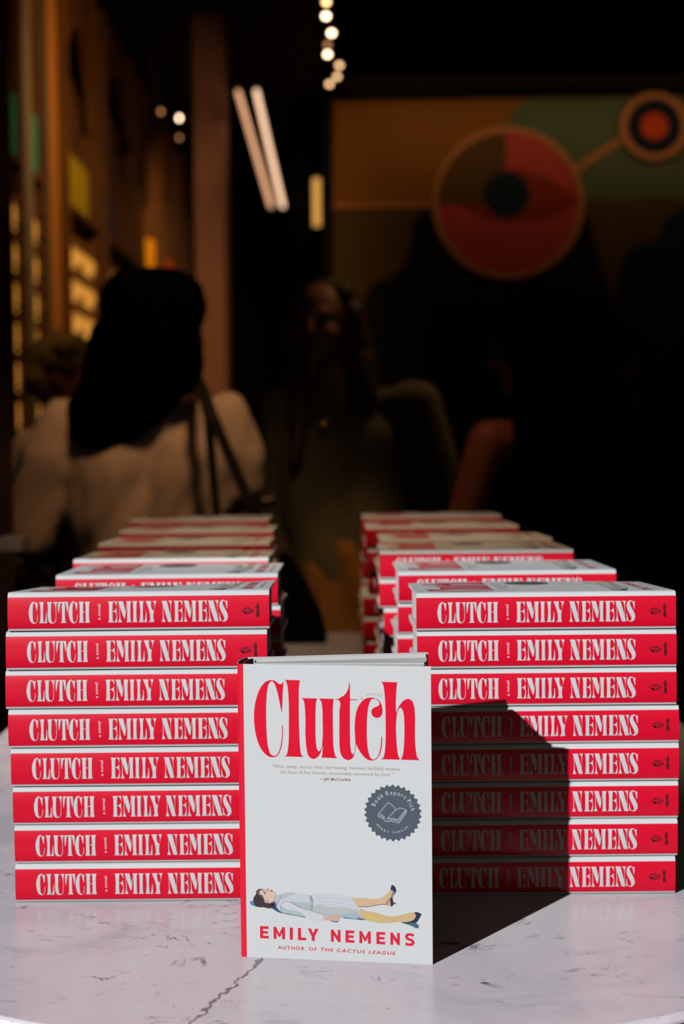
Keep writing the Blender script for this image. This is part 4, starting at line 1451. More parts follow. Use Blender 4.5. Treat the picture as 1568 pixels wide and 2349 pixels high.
# two slim tube lights running away under the ceiling
ZTU = 3.2
for (a, b_, em, lab) in (((546, 212), (621, 472), ((255, 186, 140), 0.95), 'slim dimmer linear light, left of the slanting pair'), ((588, 210), (648, 472), ((255, 208, 170), 1.5), 'slim bright linear light, right of the slanting pair')):
    q0, q1 = at_z(*a, ZTU), at_z(*b_, ZTU)
    r = empty('linear_light', q0)
    tag(r, lab, 'ceiling light', 'slanting pair of linear lights')
    bm = bmesh.new()
    tube(bm, (0, 0, 0), q1 - q0, 0.014, 0.020, 12)
    obj('glowing_tube', bm, mat('tube_glow_%d' % em[0][1], (255, 230, 210), 0.5, 0.2, emit=em), r)
    bm = bmesh.new()
    tube(bm, Vector((0, 0, 0.028)), q1 - q0 + Vector((0, 0, 0.036)), 0.012, 0.012, 8)
    obj('housing', bm, HEADM, r)
    for t in (0.1, 0.9):
        bm = bmesh.new()
        pp = (q1 - q0) * t
        tube(bm, pp + Vector((0, 0, 0.03)), Vector((pp.x, pp.y, ZC - q0.z)), 0.003, seg=6)
        obj('suspension_cable', bm, HEADM, r)
# amber wall light
p0, p1 = at_d(717, 410, 10.5), at_d(735, 520, 10.5)
wl = empty('wall_light', ((p0.x + p1.x) / 2, 10.5, (p0.z + p1.z) / 2))
tag(wl, 'upright amber lozenge shaped light in the dark behind the heads', 'wall light')
bm = bmesh.new()
hw, hh = (p1.x - p0.x) / 2, (p0.z - p1.z) / 2
tube(bm, (0, 0, -hh), (0, 0, hh), hw, hw, 20)
obj('amber_diffuser', bm, mat('amber_glow', (255, 190, 90), 0.5, 0.2, emit=((236, 172, 84), 0.85)), wl, True)
for s in (-1, 1):
    bm = bmesh.new()
    tube(bm, (0, 0, s * hh), (0, 0, s * (hh + 0.02)), hw * 1.02, hw * 0.8, 20)
    obj('end_cap', bm, HEADM, wl)
box_obj('mounting_bar', (-0.02, hw * 0.9, -hh), (0.02, hw + 0.05, hh), HEADM, wl)
tag(box_obj('rear_pillar', (wl.location.x - 0.2, 10.5 + hw + 0.05, 0), (wl.location.x + 0.2, 10.9, ZC), BLACKW), 'black pillar carrying the amber wall light', 'pillar')

# ------------------------------------------------------------------ people
def capsule_into(bm, p0, r0, p1, r1, seg=14):
    p0, p1 = Vector(p0), Vector(p1)
    for p, r in ((p0, r0), (p1, r1)):
        bmesh.ops.create_icosphere(bm, subdivisions=2, radius=r, matrix=Matrix.Translation(p))
    if (p1 - p0).length > 1e-4:
        tube(bm, p0, p1, r0, r1, seg)
def ellipsoid_into(bm, c, rad, rz=0.0):
    bmesh.ops.create_icosphere(bm, subdivisions=3, radius=1.0, matrix=Matrix.Translation(c) @ Matrix.Rotation(rz, 4, 'Z') @ Matrix.Diagonal((rad[0], rad[1], rad[2], 1)))


def blob(name, shapes, m, parent, voxel=0.008, smooth=4, wrinkle=0.0, wscale=18.0):
    bm = bmesh.new()
    for s in shapes:
        if s[0] == 'c':
            capsule_into(bm, *s[1:])
        else:
            ellipsoid_into(bm, *s[1:])
    me = bpy.data.meshes.new(name)
    bm.to_mesh(me)
    bm.free()
    o = bpy.data.objects.new(name, me)
    col.objects.link(o)
    md = o.modifiers.new('r', 'REMESH')
    md.mode = 'VOXEL'
    md.voxel_size = voxel * 1.3
    md.use_smooth_shade = True
    sm = o.modifiers.new('s', 'SMOOTH')
    sm.factor = 0.5
    sm.iterations = smooth
    dg = bpy.context.evaluated_depsgraph_get()
    me2 = bpy.data.meshes.new_from_object(o.evaluated_get(dg))
    bpy.data.objects.remove(o)
    bpy.data.meshes.remove(me)
    if wrinkle:
        from mathutils import noise as mn
        for v in me2.vertices:
            p = v.co * wscale
            q = Vector((p.x * 1.0 + p.z * 0.5, p.y, p.z * 0.55 + p.x * 0.4))
            v.co += v.normal * wrinkle * (mn.noise(q) + 0.5 * mn.noise(q * 2.1))
    me2.name = name
    me2.materials.clear()
    me2.materials.append(m)
    me2.polygons.foreach_set('use_smooth', [True] * len(me2.polygons))
    return link(bpy.data.objects.new(name, me2), parent)


def hand_shapes(wr, d, side, curl=0.25):
    """palm, four unequal bent fingers and a thumb; d = direction of the forearm"""
    d = Vector(d).normalized()
    ax = Vector((side, 0, 0))
    lat = d.cross(Vector((0, 1, 0)))
    if lat.length < 0.1:
        lat = Vector((1, 0, 0))
    lat.normalize()
    nrm = d.cross(lat).normalized()
    wr = Vector(wr)
    out = []
    k0 = wr + d * 0.085
    for k, (o_, L) in enumerate(((-0.028, 0.062), (-0.0095, 0.076), (0.0095, 0.072), (0.028, 0.058))):
        base = k0 + lat * o_
        out.append(('c', tuple(wr + lat * o_ * 0.5), 0.015, tuple(base), 0.012))
        m_ = base + (d * 0.55 + nrm * curl * 0.4) * L
        t_ = m_ + (d * 0.35 + nrm * curl) * L
        out.append(('c', tuple(base), 0.0092, tuple(m_), 0.0082))
        out.append(('c', tuple(m_), 0.0082, tuple(t_), 0.0068))
    tb_ = wr + d * 0.025 - lat * 0.022
    tm = tb_ - lat * 0.026 + d * 0.032
    out.append(('c', tuple(tb_), 0.013, tuple(tm), 0.0105))
    out.append(('c', tuple(tm), 0.0105, tuple(tm + d * 0.03 + nrm * 0.008), 0.008))
    return out


def head_shapes(c, s, yaw):
    """head looking along -y turned by yaw; c = centre, s = head height / 0.225"""
    R_ = Matrix.Rotation(yaw, 3, 'Z')
    P = lambda x, y, z: tuple(Vector(c) + R_ @ Vector((x * s, y * s, z * s)))
    return [('e', P(0, 0.012, 0.028), (0.073 * s, 0.092 * s, 0.088 * s), yaw),
            ('e', P(0, -0.018, -0.025), (0.060 * s, 0.072 * s, 0.082 * s), yaw),
            ('c', P(0, -0.048, -0.078), 0.030 * s, P(0, -0.066, -0.088), 0.018 * s),      # chin
            ('c', P(0, -0.088, 0.012), 0.009 * s, P(0, -0.106, -0.026), 0.0125 * s),     # nose
            ('c', P(-0.034, -0.074, 0.026), 0.012 * s, P(0.034, -0.074, 0.026), 0.012 * s),  # brow
            ('c', P(-0.040, -0.064, -0.022), 0.016 * s, P(-0.030, -0.070, -0.026), 0.014 * s),
            ('c', P(0.040, -0.064, -0.022), 0.016 * s, P(0.030, -0.070, -0.026), 0.014 * s),
            ('e', P(-0.074, 0.008, -0.008), (0.011 * s, 0.018 * s, 0.030 * s), yaw),
            ('e', P(0.074, 0.008, -0.008), (0.011 * s, 0.018 * s, 0.030 * s), yaw)]


def person(label, loc, rz, h, skin, head_off=(0, 0), head_yaw=0.0, arms=None, lean=0.0, name='person', hs=1.0):
    """returns (root, joint dict); local frame: faces -y"""
    root = empty(name, loc, rz)
    tag(root, label, 'person')
    ho = Vector((head_off[0], head_off[1], 0))
    J = dict(hip=Vector((0, 0, 0.53 * h)), waist=Vector((0, 0.0, 0.62 * h)), chest=Vector((0, -lean * 0.5, 0.73 * h)), neck=Vector((0, -lean, 0.825 * h)))
    J['head'] = Vector((0, -lean - 0.01, 0.933 * h)) + ho
    sh = 0.108 * h
    J['shL'], J['shR'] = Vector((sh, -lean, 0.805 * h)), Vector((-sh, -lean, 0.805 * h))
    a = arms or {}
    J['elL'] = J['shL'] + Vector(a.get('elL', (0.05, 0.02, -0.185 * h)))
    J['elR'] = J['shR'] + Vector(a.get('elR', (-0.05, 0.02, -0.185 * h)))
    J['wrL'] = J['elL'] + Vector(a.get('wrL', (-0.02, -0.08, -0.13 * h)))
    J['wrR'] = J['elR'] + Vector(a.get('wrR', (0.02, -0.08, -0.13 * h)))
    S = []
    c = lambda p, r, q, s_: S.append(('c', tuple(p), r, tuple(q), s_))
    k = h / 1.65
    for x in (-0.045, 0.045):
        c(J['hip'] + Vector((x, 0, 0)) * k, 0.105 * k, J['waist'] + Vector((x * 0.6, 0, 0)) * k, 0.092 * k)
        c(J['waist'] + Vector((x * 0.6, 0, 0)) * k, 0.092 * k, J['chest'] + Vector((x * 1.2, 0, 0)) * k, 0.100 * k)
        c(J['chest'] + Vector((x * 1.2, 0, 0)) * k, 0.100 * k, J['neck'] + Vector((x * 1.1, 0, -0.055)) * k, 0.066 * k)
    c(J['neck'] + Vector((0, 0.005, -0.04)), 0.062 * k, J['head'] + Vector((0, 0.02, -0.06)), 0.050 * k)
    for s, L in ((1, 'L'), (-1, 'R')):
        c(J['neck'] + Vector((s * 0.04, 0, -0.04)), 0.055 * k, J['sh' + L], 0.050 * k)
        c(J['sh' + L], 0.050 * k, J['el' + L], 0.038 * k)
        c(J['el' + L], 0.038 * k, J['wr' + L], 0.024 * k)
        S.extend(hand_shapes(J['wr' + L], J['wr' + L] - J['el' + L], s))
        hipj = Vector((s * 0.085 * k, 0, 0.50 * h))
        kn = Vector((s * 0.09 * k, -0.01, 0.28 * h))
        an = Vector((s * 0.095 * k, 0.02, 0.05 * h))
        c(hipj, 0.088 * k, kn, 0.056 * k)
        c(kn, 0.056 * k, an, 0.036 * k)
        c(an, 0.036 * k, an + Vector((0, -0.03, -0.04 * h + 0.004)), 0.032)
        c(an + Vector((0, -0.02, -0.045 * h + 0.022)), 0.030, an + Vector((0, -0.15, -0.05 * h + 0.024)), 0.024)
    S.extend(head_shapes(J['head'], hs * h / 1.65, head_yaw))
    blob('body', S, skin, root, 0.0075, 3)
    # eyes and lips
    R_ = Matrix.Rotation(head_yaw, 3, 'Z')
    s = hs * h / 1.65
    P = lambda x, y, z: J['head'] + R_ @ Vector((x * s, y * s, z * s))
    for q in (-1, 1):
        bm = bmesh.new()
        bmesh.ops.create_icosphere(bm, subdivisions=2, radius=0.0115 * s, matrix=Matrix.Translation(P(q * 0.031, -0.080, 0.004)))
        obj('eye', bm, mat('dark_eyes', (24, 16, 14), 0.2, 0.5, noise=0.1), root, True)
    bm = bmesh.new()
    bmesh.ops.create_icosphere(bm, subdivisions=2, radius=1.0, matrix=Matrix.Translation(P(0, -0.089, -0.052)) @ Matrix.Rotation(head_yaw, 4, 'Z') @ Matrix.Diagonal((0.024 * s, 0.008 * s, 0.007 * s, 1)))
    obj('lips', bm, mat('muted_red_lips', (130, 50, 44), 0.5, 0.3, noise=0.1), root, True)
    return root, J, k


def trousers(root, J, h, k, m, top=0.60):
    S = [('c', (-0.045 * k, 0, 0.53 * h), 0.118 * k, (-0.03 * k, 0, top * h), 0.104 * k), ('c', (0.045 * k, 0, 0.53 * h), 0.118 * k, (0.03 * k, 0, top * h), 0.104 * k)]
    for s in (-1, 1):
        S.append(('c', (s * 0.085 * k, 0, 0.50 * h), 0.105 * k, (s * 0.09 * k, -0.01, 0.28 * h), 0.078 * k))
        S.append(('c', (s * 0.09 * k, -0.01, 0.28 * h), 0.078 * k, (s * 0.095 * k, 0.02, 0.075 * h), 0.062 * k))
    blob('trousers', S, m, root, 0.011, 4, 0.003, 14)


def shoes(root, J, h, k, m):
    for s in (-1, 1):
        x = s * 0.095 * k
        bm = bmesh.new()
        bmesh.ops.create_icosphere(bm, subdivisions=3, radius=1.0, matrix=Matrix.Translation((x, -0.055, 0.036)) @ Matrix.Diagonal((0.045, 0.132, 0.05, 1)))
        for v in bm.verts:
            v.co.z = max(v.co.z, 0.001)
        obj('shoe', bm, m, root, True)


SK1 = mat('fair_skin', (196, 132, 104), 0.5, 0.4, noise=0.05)
SK2 = mat('tan_skin', (178, 104, 74), 0.5, 0.4, noise=0.05)
BLOUSE = mat('cream_blouse_cotton', (214, 180, 150), 0.85, 0.2, noise=0.06, nscale=25, sheen=0.2)
GREYK = mat('grey_olive_sweater_knit', (120, 108, 84), 0.9, 0.2, noise=0.12, nscale=60, bump=0.4, bscale=120)
BLACKC = mat('black_cotton', (9, 9, 10), 0.9, 0.15, noise=0.2, nscale=20)
HAIRD = mat('very_dark_hair', (6, 5, 4), 0.9, 0.0, noise=0.3, nscale=60)
HAIRB = mat('blonde_hair', (176, 138, 78), 0.55, 0.35, noise=0.3, nscale=60)
HAIRL = mat('light_brown_hair', (86, 60, 34), 0.55, 0.35, noise=0.35, nscale=60)
NAVY = mat('dark_denim', (18, 20, 30), 0.8, 0.2, noise=0.2, nscale=40)
TAN = mat('tan_suede_skirt', (170, 116, 58), 0.85, 0.2, noise=0.25, nscale=14)
SHOE = mat('dark_leather_shoes', (16, 13, 12), 0.4, 0.4, noise=0.1)


def to_local(root_loc, rz, p):
    return Matrix.Rotation(-rz, 3, 'Z') @ (Vector(p) - Vector(root_loc))


# --- dark-haired woman in a cream blouse, seen from behind
D1 = 3.22
l1, r1, h1 = (at_d(335, 900, D1).x, D1, 0), math.radians(188), 1.655
p, J, k = person('person with long dark hair seen from behind, wearing a loose cream blouse', l1, r1, h1, SK2, head_off=(0.0, 0), head_yaw=math.radians(-35),
                 arms=dict(elL=(0.10, 0.0, -0.26), elR=(-0.045, 0.0, -0.26), wrL=(-0.02, -0.2, -0.08), wrR=(0.04, -0.2, -0.06)))
S = []
for x in (-0.055, 0.055):
    S += [('c', (x * 1.0, 0, 0.50 * h1), 0.145, (x, 0, 0.62 * h1), 0.125), ('c', (x, 0, 0.62 * h1), 0.125, (x * 1.5, 0, 0.745 * h1), 0.118), ('c', (x * 1.5, 0, 0.745 * h1), 0.118, (x * 0.9, 0, 0.795 * h1), 0.078)]
S.append(('c', (0, 0, 0.80 * h1), 0.075, (0, 0, 0.825 * h1), 0.066))
for L in 'LR':
    s = 1 if L == 'L' else -1
    S += [('c', (s * 0.07, 0, 0.795 * h1), 0.065, tuple(J['sh' + L]), 0.066), ('c', tuple(J['sh' + L]), 0.068, tuple(J['sh' + L].lerp(J['el' + L], 0.30)), 0.084),
          ('c', tuple(J['sh' + L].lerp(J['el' + L], 0.30)), 0.084, tuple(J['sh' + L].lerp(J['el' + L], 0.50 if L == 'R' else 0.95)), 0.066)]
blob('blouse', S, BLOUSE, p, 0.010, 3, 0.016, 9)
for L in 'LR':
    f_ = 0.70 if L == 'R' else 1.1
    a, b_ = J['sh' + L].lerp(J['el' + L], f_), J['sh' + L].lerp(J['el' + L], f_ + 0.06)
    bm = bmesh.new()
    tube(bm, a, b_, 0.080, 0.083, 24, False)
    bmesh.ops.solidify(bm, geom=list(bm.faces), thickness=0.006)
    obj('sleeve_cuff', bm, BLOUSE, p, True)
trousers(p, J, h1, k, BLACKC)
shoes(p, J, h1, k, SHOE)
H = lambda px, py, r, D=D1: tuple(to_local(l1, r1, at_d(px, py, D))) + (r,)
def hc(a, b_):
    return ('c', a[:3], a[3], b_[:3], b_[3])
hd = J['head']
S = [('e', (hd.x, hd.y + 0.02, hd.z + 0.022), (0.098, 0.112, 0.118), 0)]
D = D1 - 0.06
for a, b_ in (((330, 720, .098), (345, 800, .104)), ((345, 790, .098), (300, 900, .100)), ((300, 880, .095), (235, 970, .080)), ((270, 940, .07), (262, 992, .055)), ((205, 930, .05), (190, 985, .042)),
              ((390, 780, .075), (400, 850, .066)), ((400, 840, .055), (372, 902, .035)), ((362, 900, .020), (372, 948, .010)), ((398, 890, .018), (402, 930, .010)), ((310, 700, .085), (390, 700, .085)), ((300, 985, .04), (290, 1005, .03)), ((235, 760, .03), (215, 900, .04))):
    S.append(hc(H(a[0], a[1], a[2], D), H(b_[0], b_[1], b_[2], D)))
blob('hair', S, HAIRD, p, 0.007, 4, 0.003, 26)

# her shoulder bag: two dark straps and a bag at the hip
bag = empty('shoulder_bag', at_d(560, 1330, 3.14))
tag(bag, 'dark shoulder bag with two long straps worn over the cream blouse', 'bag')
DL = mat('dark_brown_leather', (30, 17, 12), 0.5, 0.4, noise=0.15)
def ribbon(name, pts, wd, m, parent, th=0.004):
    base = Vector(parent.location)
    c = [Vector(q) - base for q in pts]
    bm = bmesh.new()
    rows = []
    for i, q in enumerate(c):
        t = (c[min(i + 1, len(c) - 1)] - c[max(i - 1, 0)]).normalized()
        s_ = t.cross(Vector((0, 1, 0)))
        s_ = s_.normalized() if s_.length > 0.05 else Vector((1, 0, 0))
        n = s_.cross(t).normalized()
        rows.append([bm.verts.new(q + s_ * wd / 2 * a + n * th / 2 * b_) for a, b_ in ((-1, -1), (1, -1), (1, 1), (-1, 1))])
    for a, b_ in zip(rows, rows[1:]):
        for k_ in range(4):
            bm.faces.new((a[k_], a[(k_ + 1) % 4], b_[(k_ + 1) % 4], b_[k_]))
    bm.faces.new(rows[0])
    bm.faces.new(rows[-1][::-1])
    bmesh.ops.recalc_face_normals(bm, faces=bm.faces)
    return obj(name, bm, m, parent)
ribbon('strap', [at_d(445, 872, 3.18), at_d(458, 890, 3.06), at_d(478, 960, 3.045), at_d(486, 1060, 3.05), at_d(492, 1130, 3.045), at_d(500, 1200, 3.03), at_d(515, 1300, 3.03)], 0.020, DL, bag)
ribbon('strap', [at_d(452, 870, 3.18), at_d(462, 888, 3.065), at_d(490, 960, 3.04), at_d(515, 1020, 3.03), at_d(545, 1090, 3.02), at_d(575, 1160, 3.01), at_d(600, 1230, 3.01), at_d(610, 1300, 3.02)], 0.024, DL, bag)
bm = bmesh.new()
box(bm, (-0.09, -0.12, -0.28), (0.11, -0.02, 0.04), bevel=0.02)
obj('bag_body', bm, DL, bag)

# --- fair-haired person in profile at the far left
D0 = 3.95
l0, r0, h0_ = (at_d(152, 900, D0).x, D0, 0), math.radians(70), 1.585
p, J, k = person('person with short blonde hair and dark glasses in profile at far left', l0, r0, h0_, SK2)
S = []
for x in (-0.05, 0.05):
    S += [('c', (x, 0, 0.50 * h0_), 0.13, (x, 0, 0.62 * h0_), 0.115), ('c', (x, 0, 0.62 * h0_), 0.115, (x * 1.4, 0, 0.745 * h0_), 0.11), ('c', (x * 1.4, 0, 0.745 * h0_), 0.11, (x * 0.9, 0, 0.795 * h0_), 0.076)]
for L in 'LR':
    s = 1 if L == 'L' else -1
    S += [('c', (s * 0.07, 0, 0.795 * h0_), 0.06, tuple(J['sh' + L]), 0.062), ('c', tuple(J['sh' + L]), 0.062, tuple(J['el' + L]), 0.052), ('c', tuple(J['el' + L]), 0.052, tuple(J['wr' + L].lerp(J['el' + L], 0.1)), 0.036)]
blob('shirt', S, BLOUSE, p, 0.010, 3, 0.006, 12)
trousers(p, J, h0_, k, NAVY)
shoes(p, J, h0_, k, SHOE)
hd = J['head']
S = [('e', (hd.x, hd.y + 0.025, hd.z + 0.035), (0.083, 0.098, 0.092), 0), ('c', (hd.x - 0.03, hd.y + 0.06, hd.z - 0.01), 0.06, (hd.x + 0.03, hd.y + 0.06, hd.z - 0.04), 0.05),
     ('c', (hd.x - 0.05, hd.y - 0.02, hd.z + 0.07), 0.035, (hd.x + 0.05, hd.y - 0.02, hd.z + 0.07), 0.035)]
blob('hair', S, HAIRB, p, 0.006, 3, 0.003, 30)
bm = bmesh.new()
for s in (-1, 1):
    cc = [Vector((hd.x + s * 0.033 + 0.026 * math.cos(2 * math.pi * q / 16), hd.y - 0.098, hd.z + 0.006 + 0.02 * math.sin(2 * math.pi * q / 16))) for q in range(16)]
    for q in range(16):
        tube(bm, cc[q], cc[(q + 1) % 16], 0.0032, seg=5, cap=False)
    tube(bm, (hd.x + s * 0.060, hd.y - 0.096, hd.z + 0.012), (hd.x + s * 0.080, hd.y + 0.02, hd.z + 0.012), 0.004, seg=6)
tube(bm, (hd.x - 0.008, hd.y - 0.1, hd.z + 0.01), (hd.x + 0.008, hd.y - 0.1, hd.z + 0.01), 0.003, seg=5)
gm = obj('spectacles', bm, FRAME)
gm.location = p.location
gm.rotation_euler = p.rotation_euler
tag(gm, 'dark rimmed glasses worn by the blonde person at far left', 'glasses')

# --- woman in the middle, facing the table
D2 = 3.86
l2, r2, h2 = (at_d(800, 900, D2).x, D2, 0), math.radians(-14), 1.715
p, J, k = person('person with long light brown hair in a loose grey sweater facing the table', l2, r2, h2, SK1, head_off=(-0.055, -0.03), head_yaw=math.radians(-8),
                 arms=dict(elL=(0.085, -0.02, -0.27), elR=(-0.02, 0.0, -0.29), wrL=(-0.04, -0.08, -0.20), wrR=(0.03, -0.08, -0.20)), hs=0.98)
S = []
for x in (-0.055, 0.055):
    S += [('c', (x, 0, 0.535 * h2), 0.14, (x, 0, 0.62 * h2), 0.135), ('c', (x, 0, 0.62 * h2), 0.135, (x * 1.4, 0, 0.735 * h2), 0.125), ('c', (x * 1.4, 0, 0.735 * h2), 0.12, (x * 0.9, 0, 0.79 * h2), 0.082)]
for L in 'LR':
    s = 1 if L == 'L' else -1
    S += [('c', (s * 0.06, 0, 0.80 * h2), 0.06, tuple(J['sh' + L]), 0.070), ('c', tuple(J['sh' + L]), 0.066, tuple(J['el' + L]), 0.066), ('c', tuple(J['el' + L]), 0.064, tuple(J['wr' + L].lerp(J['el' + L], 0.12)), 0.045)]
blob('sweater', S, GREYK, p, 0.010, 3, 0.008, 10)
# camel skirt with diagonal folds
bm = bmesh.new()
n = 60
rows = []
for i in range(16):
    z = 0.60 * h2 - (0.60 * h2 - 0.36) * i / 15
    rr = 0.135 + 0.085 * i / 15
    rows.append([bm.verts.new((1.25 * (rr + 0.012 * math.sin(9 * t_ + z * 14)) * math.cos(t_), 0.95 * (rr + 0.012 * math.sin(9 * t_ + z * 14)) * math.sin(t_), z)) for t_ in [2 * math.pi * q / n for q in range(n)]])
for a, b_ in zip(rows, rows[1:]):
    for q in range(n):
        bm.faces.new((a[q], a[(q + 1) % n], b_[(q + 1) % n], b_[q]))
bm.faces.new(rows[0])
bm.faces.new(rows[-1][::-1])
bmesh.ops.recalc_face_normals(bm, faces=bm.faces)
obj('skirt', bm, TAN, p, True)
shoes(p, J, h2, k, SHOE)
hd = J['head']
S = [('e', (hd.x, hd.y + 0.035, hd.z + 0.034), (0.090, 0.100, 0.098), 0), ('c', (hd.x + 0.045, hd.y + 0.00, hd.z + 0.075), 0.042, (hd.x - 0.045, hd.y + 0.0, hd.z + 0.07), 0.040),
     ('c', (hd.x + 0.078, hd.y + 0.0, hd.z + 0.03), 0.034, (hd.x + 0.098, hd.y + 0.005, hd.z - 0.10), 0.040), ('c', (hd.x + 0.098, hd.y + 0.0, hd.z - 0.10), 0.045, (hd.x + 0.110, hd.y - 0.02, hd.z - 0.20), 0.042),
     ('c', (hd.x - 0.076, hd.y + 0.0, hd.z + 0.03), 0.028, (hd.x - 0.075, hd.y + 0.0, hd.z - 0.11), 0.030), ('c', (hd.x - 0.075, hd.y + 0.0, hd.z - 0.11), 0.030, (hd.x - 0.055, hd.y - 0.06, hd.z - 0.26), 0.030),
     ('c', (hd.x - 0.055, hd.y - 0.06, hd.z - 0.26), 0.028, (hd.x - 0.06, hd.y - 0.10, hd.z - 0.36), 0.018), ('c', (hd.x, hd.y + 0.07, hd.z - 0.02), 0.07, (hd.x + 0.02, hd.y + 0.09, hd.z - 0.2), 0.07)]
blob('hair', S, HAIRL, p, 0.0065, 3, 0.004, 30)
nk = empty('necklace', (0, 0, 0))
tag(nk, 'fine gold necklace with round pendant on the grey sweater', 'necklace')
GOLD = mat('gold_metal', (230, 170, 80), 0.25, 0.5, 1.0, noise=0.05)
MW = Matrix.Translation(l2) @ Matrix.Rotation(r2, 4, 'Z')
nk.matrix_world = MW
bm = bmesh.new()
nz = 0.835 * h2
pts = [Vector((hd.x * 0.7 + 0.062 * math.sin(t_), hd.y * 0.5 - 0.078 * math.cos(t_) - 0.035 * max(0, math.cos(t_)), nz - 0.045 * math.cos(t_) - 0.045 * max(0, math.cos(t_)) ** 2)) for t_ in [2 * math.pi * q / 30 for q in range(30)]]
for q in range(30):
    tube(bm, pts[q], pts[(q + 1) % 30], 0.0014, seg=5, cap=False)
obj('chain', bm, GOLD, nk)
bm = bmesh.new()
bmesh.ops.create_icosphere(bm, subdivisions=2, radius=0.009, matrix=Matrix.Translation(pts[0] + Vector((0, -0.004, -0.009))))
obj('pendant', bm, GOLD, nk, True)

# --- dark-haired person at the right, bare shoulder, seen from behind and the side
D3 = 3.25
l3, r3, h3 = (at_d(1262, 900, D3).x, D3, 0), math.radians(-150), 1.60
p, J, k = person('person with very long dark hair and glasses in a sleeveless black top at right', l3, r3, h3, SK2, head_off=(0, -0.05), head_yaw=math.radians(47),
                 arms=dict(elL=(0.07, -0.05, -0.27), elR=(-0.06, 0.0, -0.28)))
S = []
for x in (-0.05, 0.05):
    S += [('c', (x, 0, 0.49 * h3), 0.15, (x, 0, 0.62 * h3), 0.125), ('c', (x, 0, 0.62 * h3), 0.12, (x * 1.2, 0, 0.745 * h3), 0.115), ('c', (x * 1.2, 0, 0.745 * h3), 0.112, (x * 0.9, 0, 0.785 * h3), 0.078)]
blob('sleeveless_top', S, BLACKC, p, 0.010, 3, 0.005, 12)
trousers(p, J, h3, k, BLACKC)
shoes(p, J, h3, k, SHOE)
hd = J['head']
S = [('e', (hd.x, hd.y + 0.03, hd.z + 0.035), (0.094, 0.108, 0.102), math.radians(47))]
for a, b_ in (((1270, 760, .095), (1300, 880, .115)), ((1300, 880, .115), (1330, 1030, .135)), ((1330, 1030, .13), (1320, 1230, .13)), ((1370, 980, .10), (1390, 1200, .10)), ((1225, 900, .05), (1240, 1080, .07)), ((1200, 760, .04), (1222, 860, .045))):
    q0, q1 = to_local(l3, r3, at_d(a[0], a[1], D3 - 0.09)), to_local(l3, r3, at_d(b_[0], b_[1], D3 - 0.10))
    S.append(('c', tuple(q0), a[2], tuple(q1), b_[2]))
blob('hair', S, HAIRD, p, 0.008, 3, 0.004, 22)
bm = bmesh.new()
Rh = Matrix.Rotation(math.radians(47), 3, 'Z')
HP = lambda x, y, z: hd + Rh @ Vector((x, y, z))
for s in (-1, 1):
    cc = [HP(s * 0.033 + 0.026 * math.cos(2 * math.pi * q / 16), -0.1, 0.006 + 0.02 * math.sin(2 * math.pi * q / 16)) for q in range(16)]
    for q in range(16):
        tube(bm, cc[q], cc[(q + 1) % 16], 0.003, seg=5, cap=False)
    tube(bm, HP(s * 0.060, -0.098, 0.012), HP(s * 0.080, 0.02, 0.012), 0.0035, seg=6)
tube(bm, HP(-0.008, -0.102, 0.01), HP(0.008, -0.102, 0.01), 0.003, seg=5)
gm = obj('spectacles', bm, FRAME)
gm.location = p.location
gm.rotation_euler = p.rotation_euler
tag(gm, 'dark rimmed glasses worn by the long-haired person at right', 'glasses')

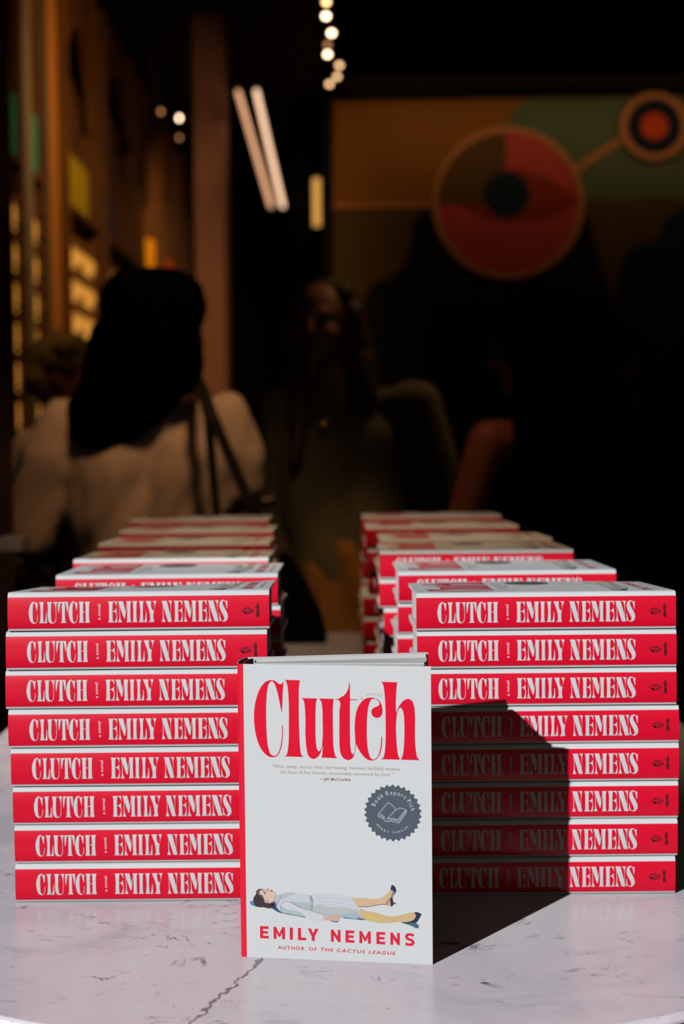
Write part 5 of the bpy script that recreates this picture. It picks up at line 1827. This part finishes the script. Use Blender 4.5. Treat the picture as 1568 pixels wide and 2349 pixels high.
# --- a further person almost lost in the dark at the far right
D4 = 4.9
l4, r4, h4 = (at_d(1420, 900, D4).x, D4, 0), math.radians(60), 1.66
p, J, k = person('dim person in dark clothes behind the long-haired one at far right', l4, r4, h4, SK2)
S = []
for x in (-0.05, 0.05):
    S += [('c', (x, 0, 0.50 * h4), 0.13, (x, 0, 0.62 * h4), 0.115), ('c', (x, 0, 0.62 * h4), 0.115, (x * 1.4, 0, 0.745 * h4), 0.11), ('c', (x * 1.4, 0, 0.745 * h4), 0.11, (x * 0.9, 0, 0.795 * h4), 0.076)]
for L in 'LR':
    s = 1 if L == 'L' else -1
    S += [('c', (s * 0.07, 0, 0.795 * h4), 0.06, tuple(J['sh' + L]), 0.062), ('c', tuple(J['sh' + L]), 0.062, tuple(J['el' + L]), 0.052), ('c', tuple(J['el' + L]), 0.052, tuple(J['wr' + L].lerp(J['el' + L], 0.1)), 0.036)]
blob('jacket', S, BLACKC, p, 0.012, 3, 0.005, 12)
trousers(p, J, h4, k, BLACKC)
shoes(p, J, h4, k, SHOE)
hd = J['head']
blob('hair', [('e', (hd.x, hd.y + 0.03, hd.z + 0.035), (0.088, 0.1, 0.095), 0), ('c', (hd.x, hd.y + 0.06, hd.z), 0.07, (hd.x, hd.y + 0.07, hd.z - 0.08), 0.06)], HAIRD, p, 0.008, 3, 0.003, 25)

# --- black cloth bag slumped on the far end of the table
cb = empty('cloth_bag', (at_d(690, 1440, 2.80).x, 2.78, TZ + 0.0005))
tag(cb, 'black cloth bag slumped at the far end of the marble table', 'bag')
q = [at_d(636, 1452, 2.78), at_d(752, 1452, 2.78), at_d(735, 1400, 2.78), at_d(700, 1330, 2.78), at_d(668, 1275, 2.78), at_d(640, 1262, 2.78)]
bm = bmesh.new()
ff, bb = [], []
for i_, pt in enumerate(q):
    z = max(0.0, pt.z - TZ - 0.0005) if i_ > 1 else 0.0
    ff.append(bm.verts.new((pt.x - cb.location.x, -0.045 + (0.02 if i_ > 1 else 0), z)))
    bb.append(bm.verts.new((pt.x - cb.location.x, 0.045 - (0.02 if i_ > 1 else 0), z)))
bm.faces.new(ff)
bm.faces.new(bb[::-1])
for i_ in range(6):
    bm.faces.new((ff[i_], bb[i_], bb[(i_ + 1) % 6], ff[(i_ + 1) % 6]))
bmesh.ops.recalc_face_normals(bm, faces=bm.faces)
bmesh.ops.bevel(bm, geom=list(bm.edges), offset=0.008, segments=3, affect='EDGES', profile=0.5)
obj('bag_body', bm, BLACKC, cb)
bm = bmesh.new()
cz = [Vector((-0.03 + 0.035 * math.cos(t_), 0, 0.10 + 0.03 * math.sin(t_))) for t_ in [math.pi * k_ / 10 for k_ in range(11)]]
for a, b_ in zip(cz, cz[1:]):
    tube(bm, a, b_, 0.004, seg=6)
obj('bag_handle', bm, BLACKC, cb)
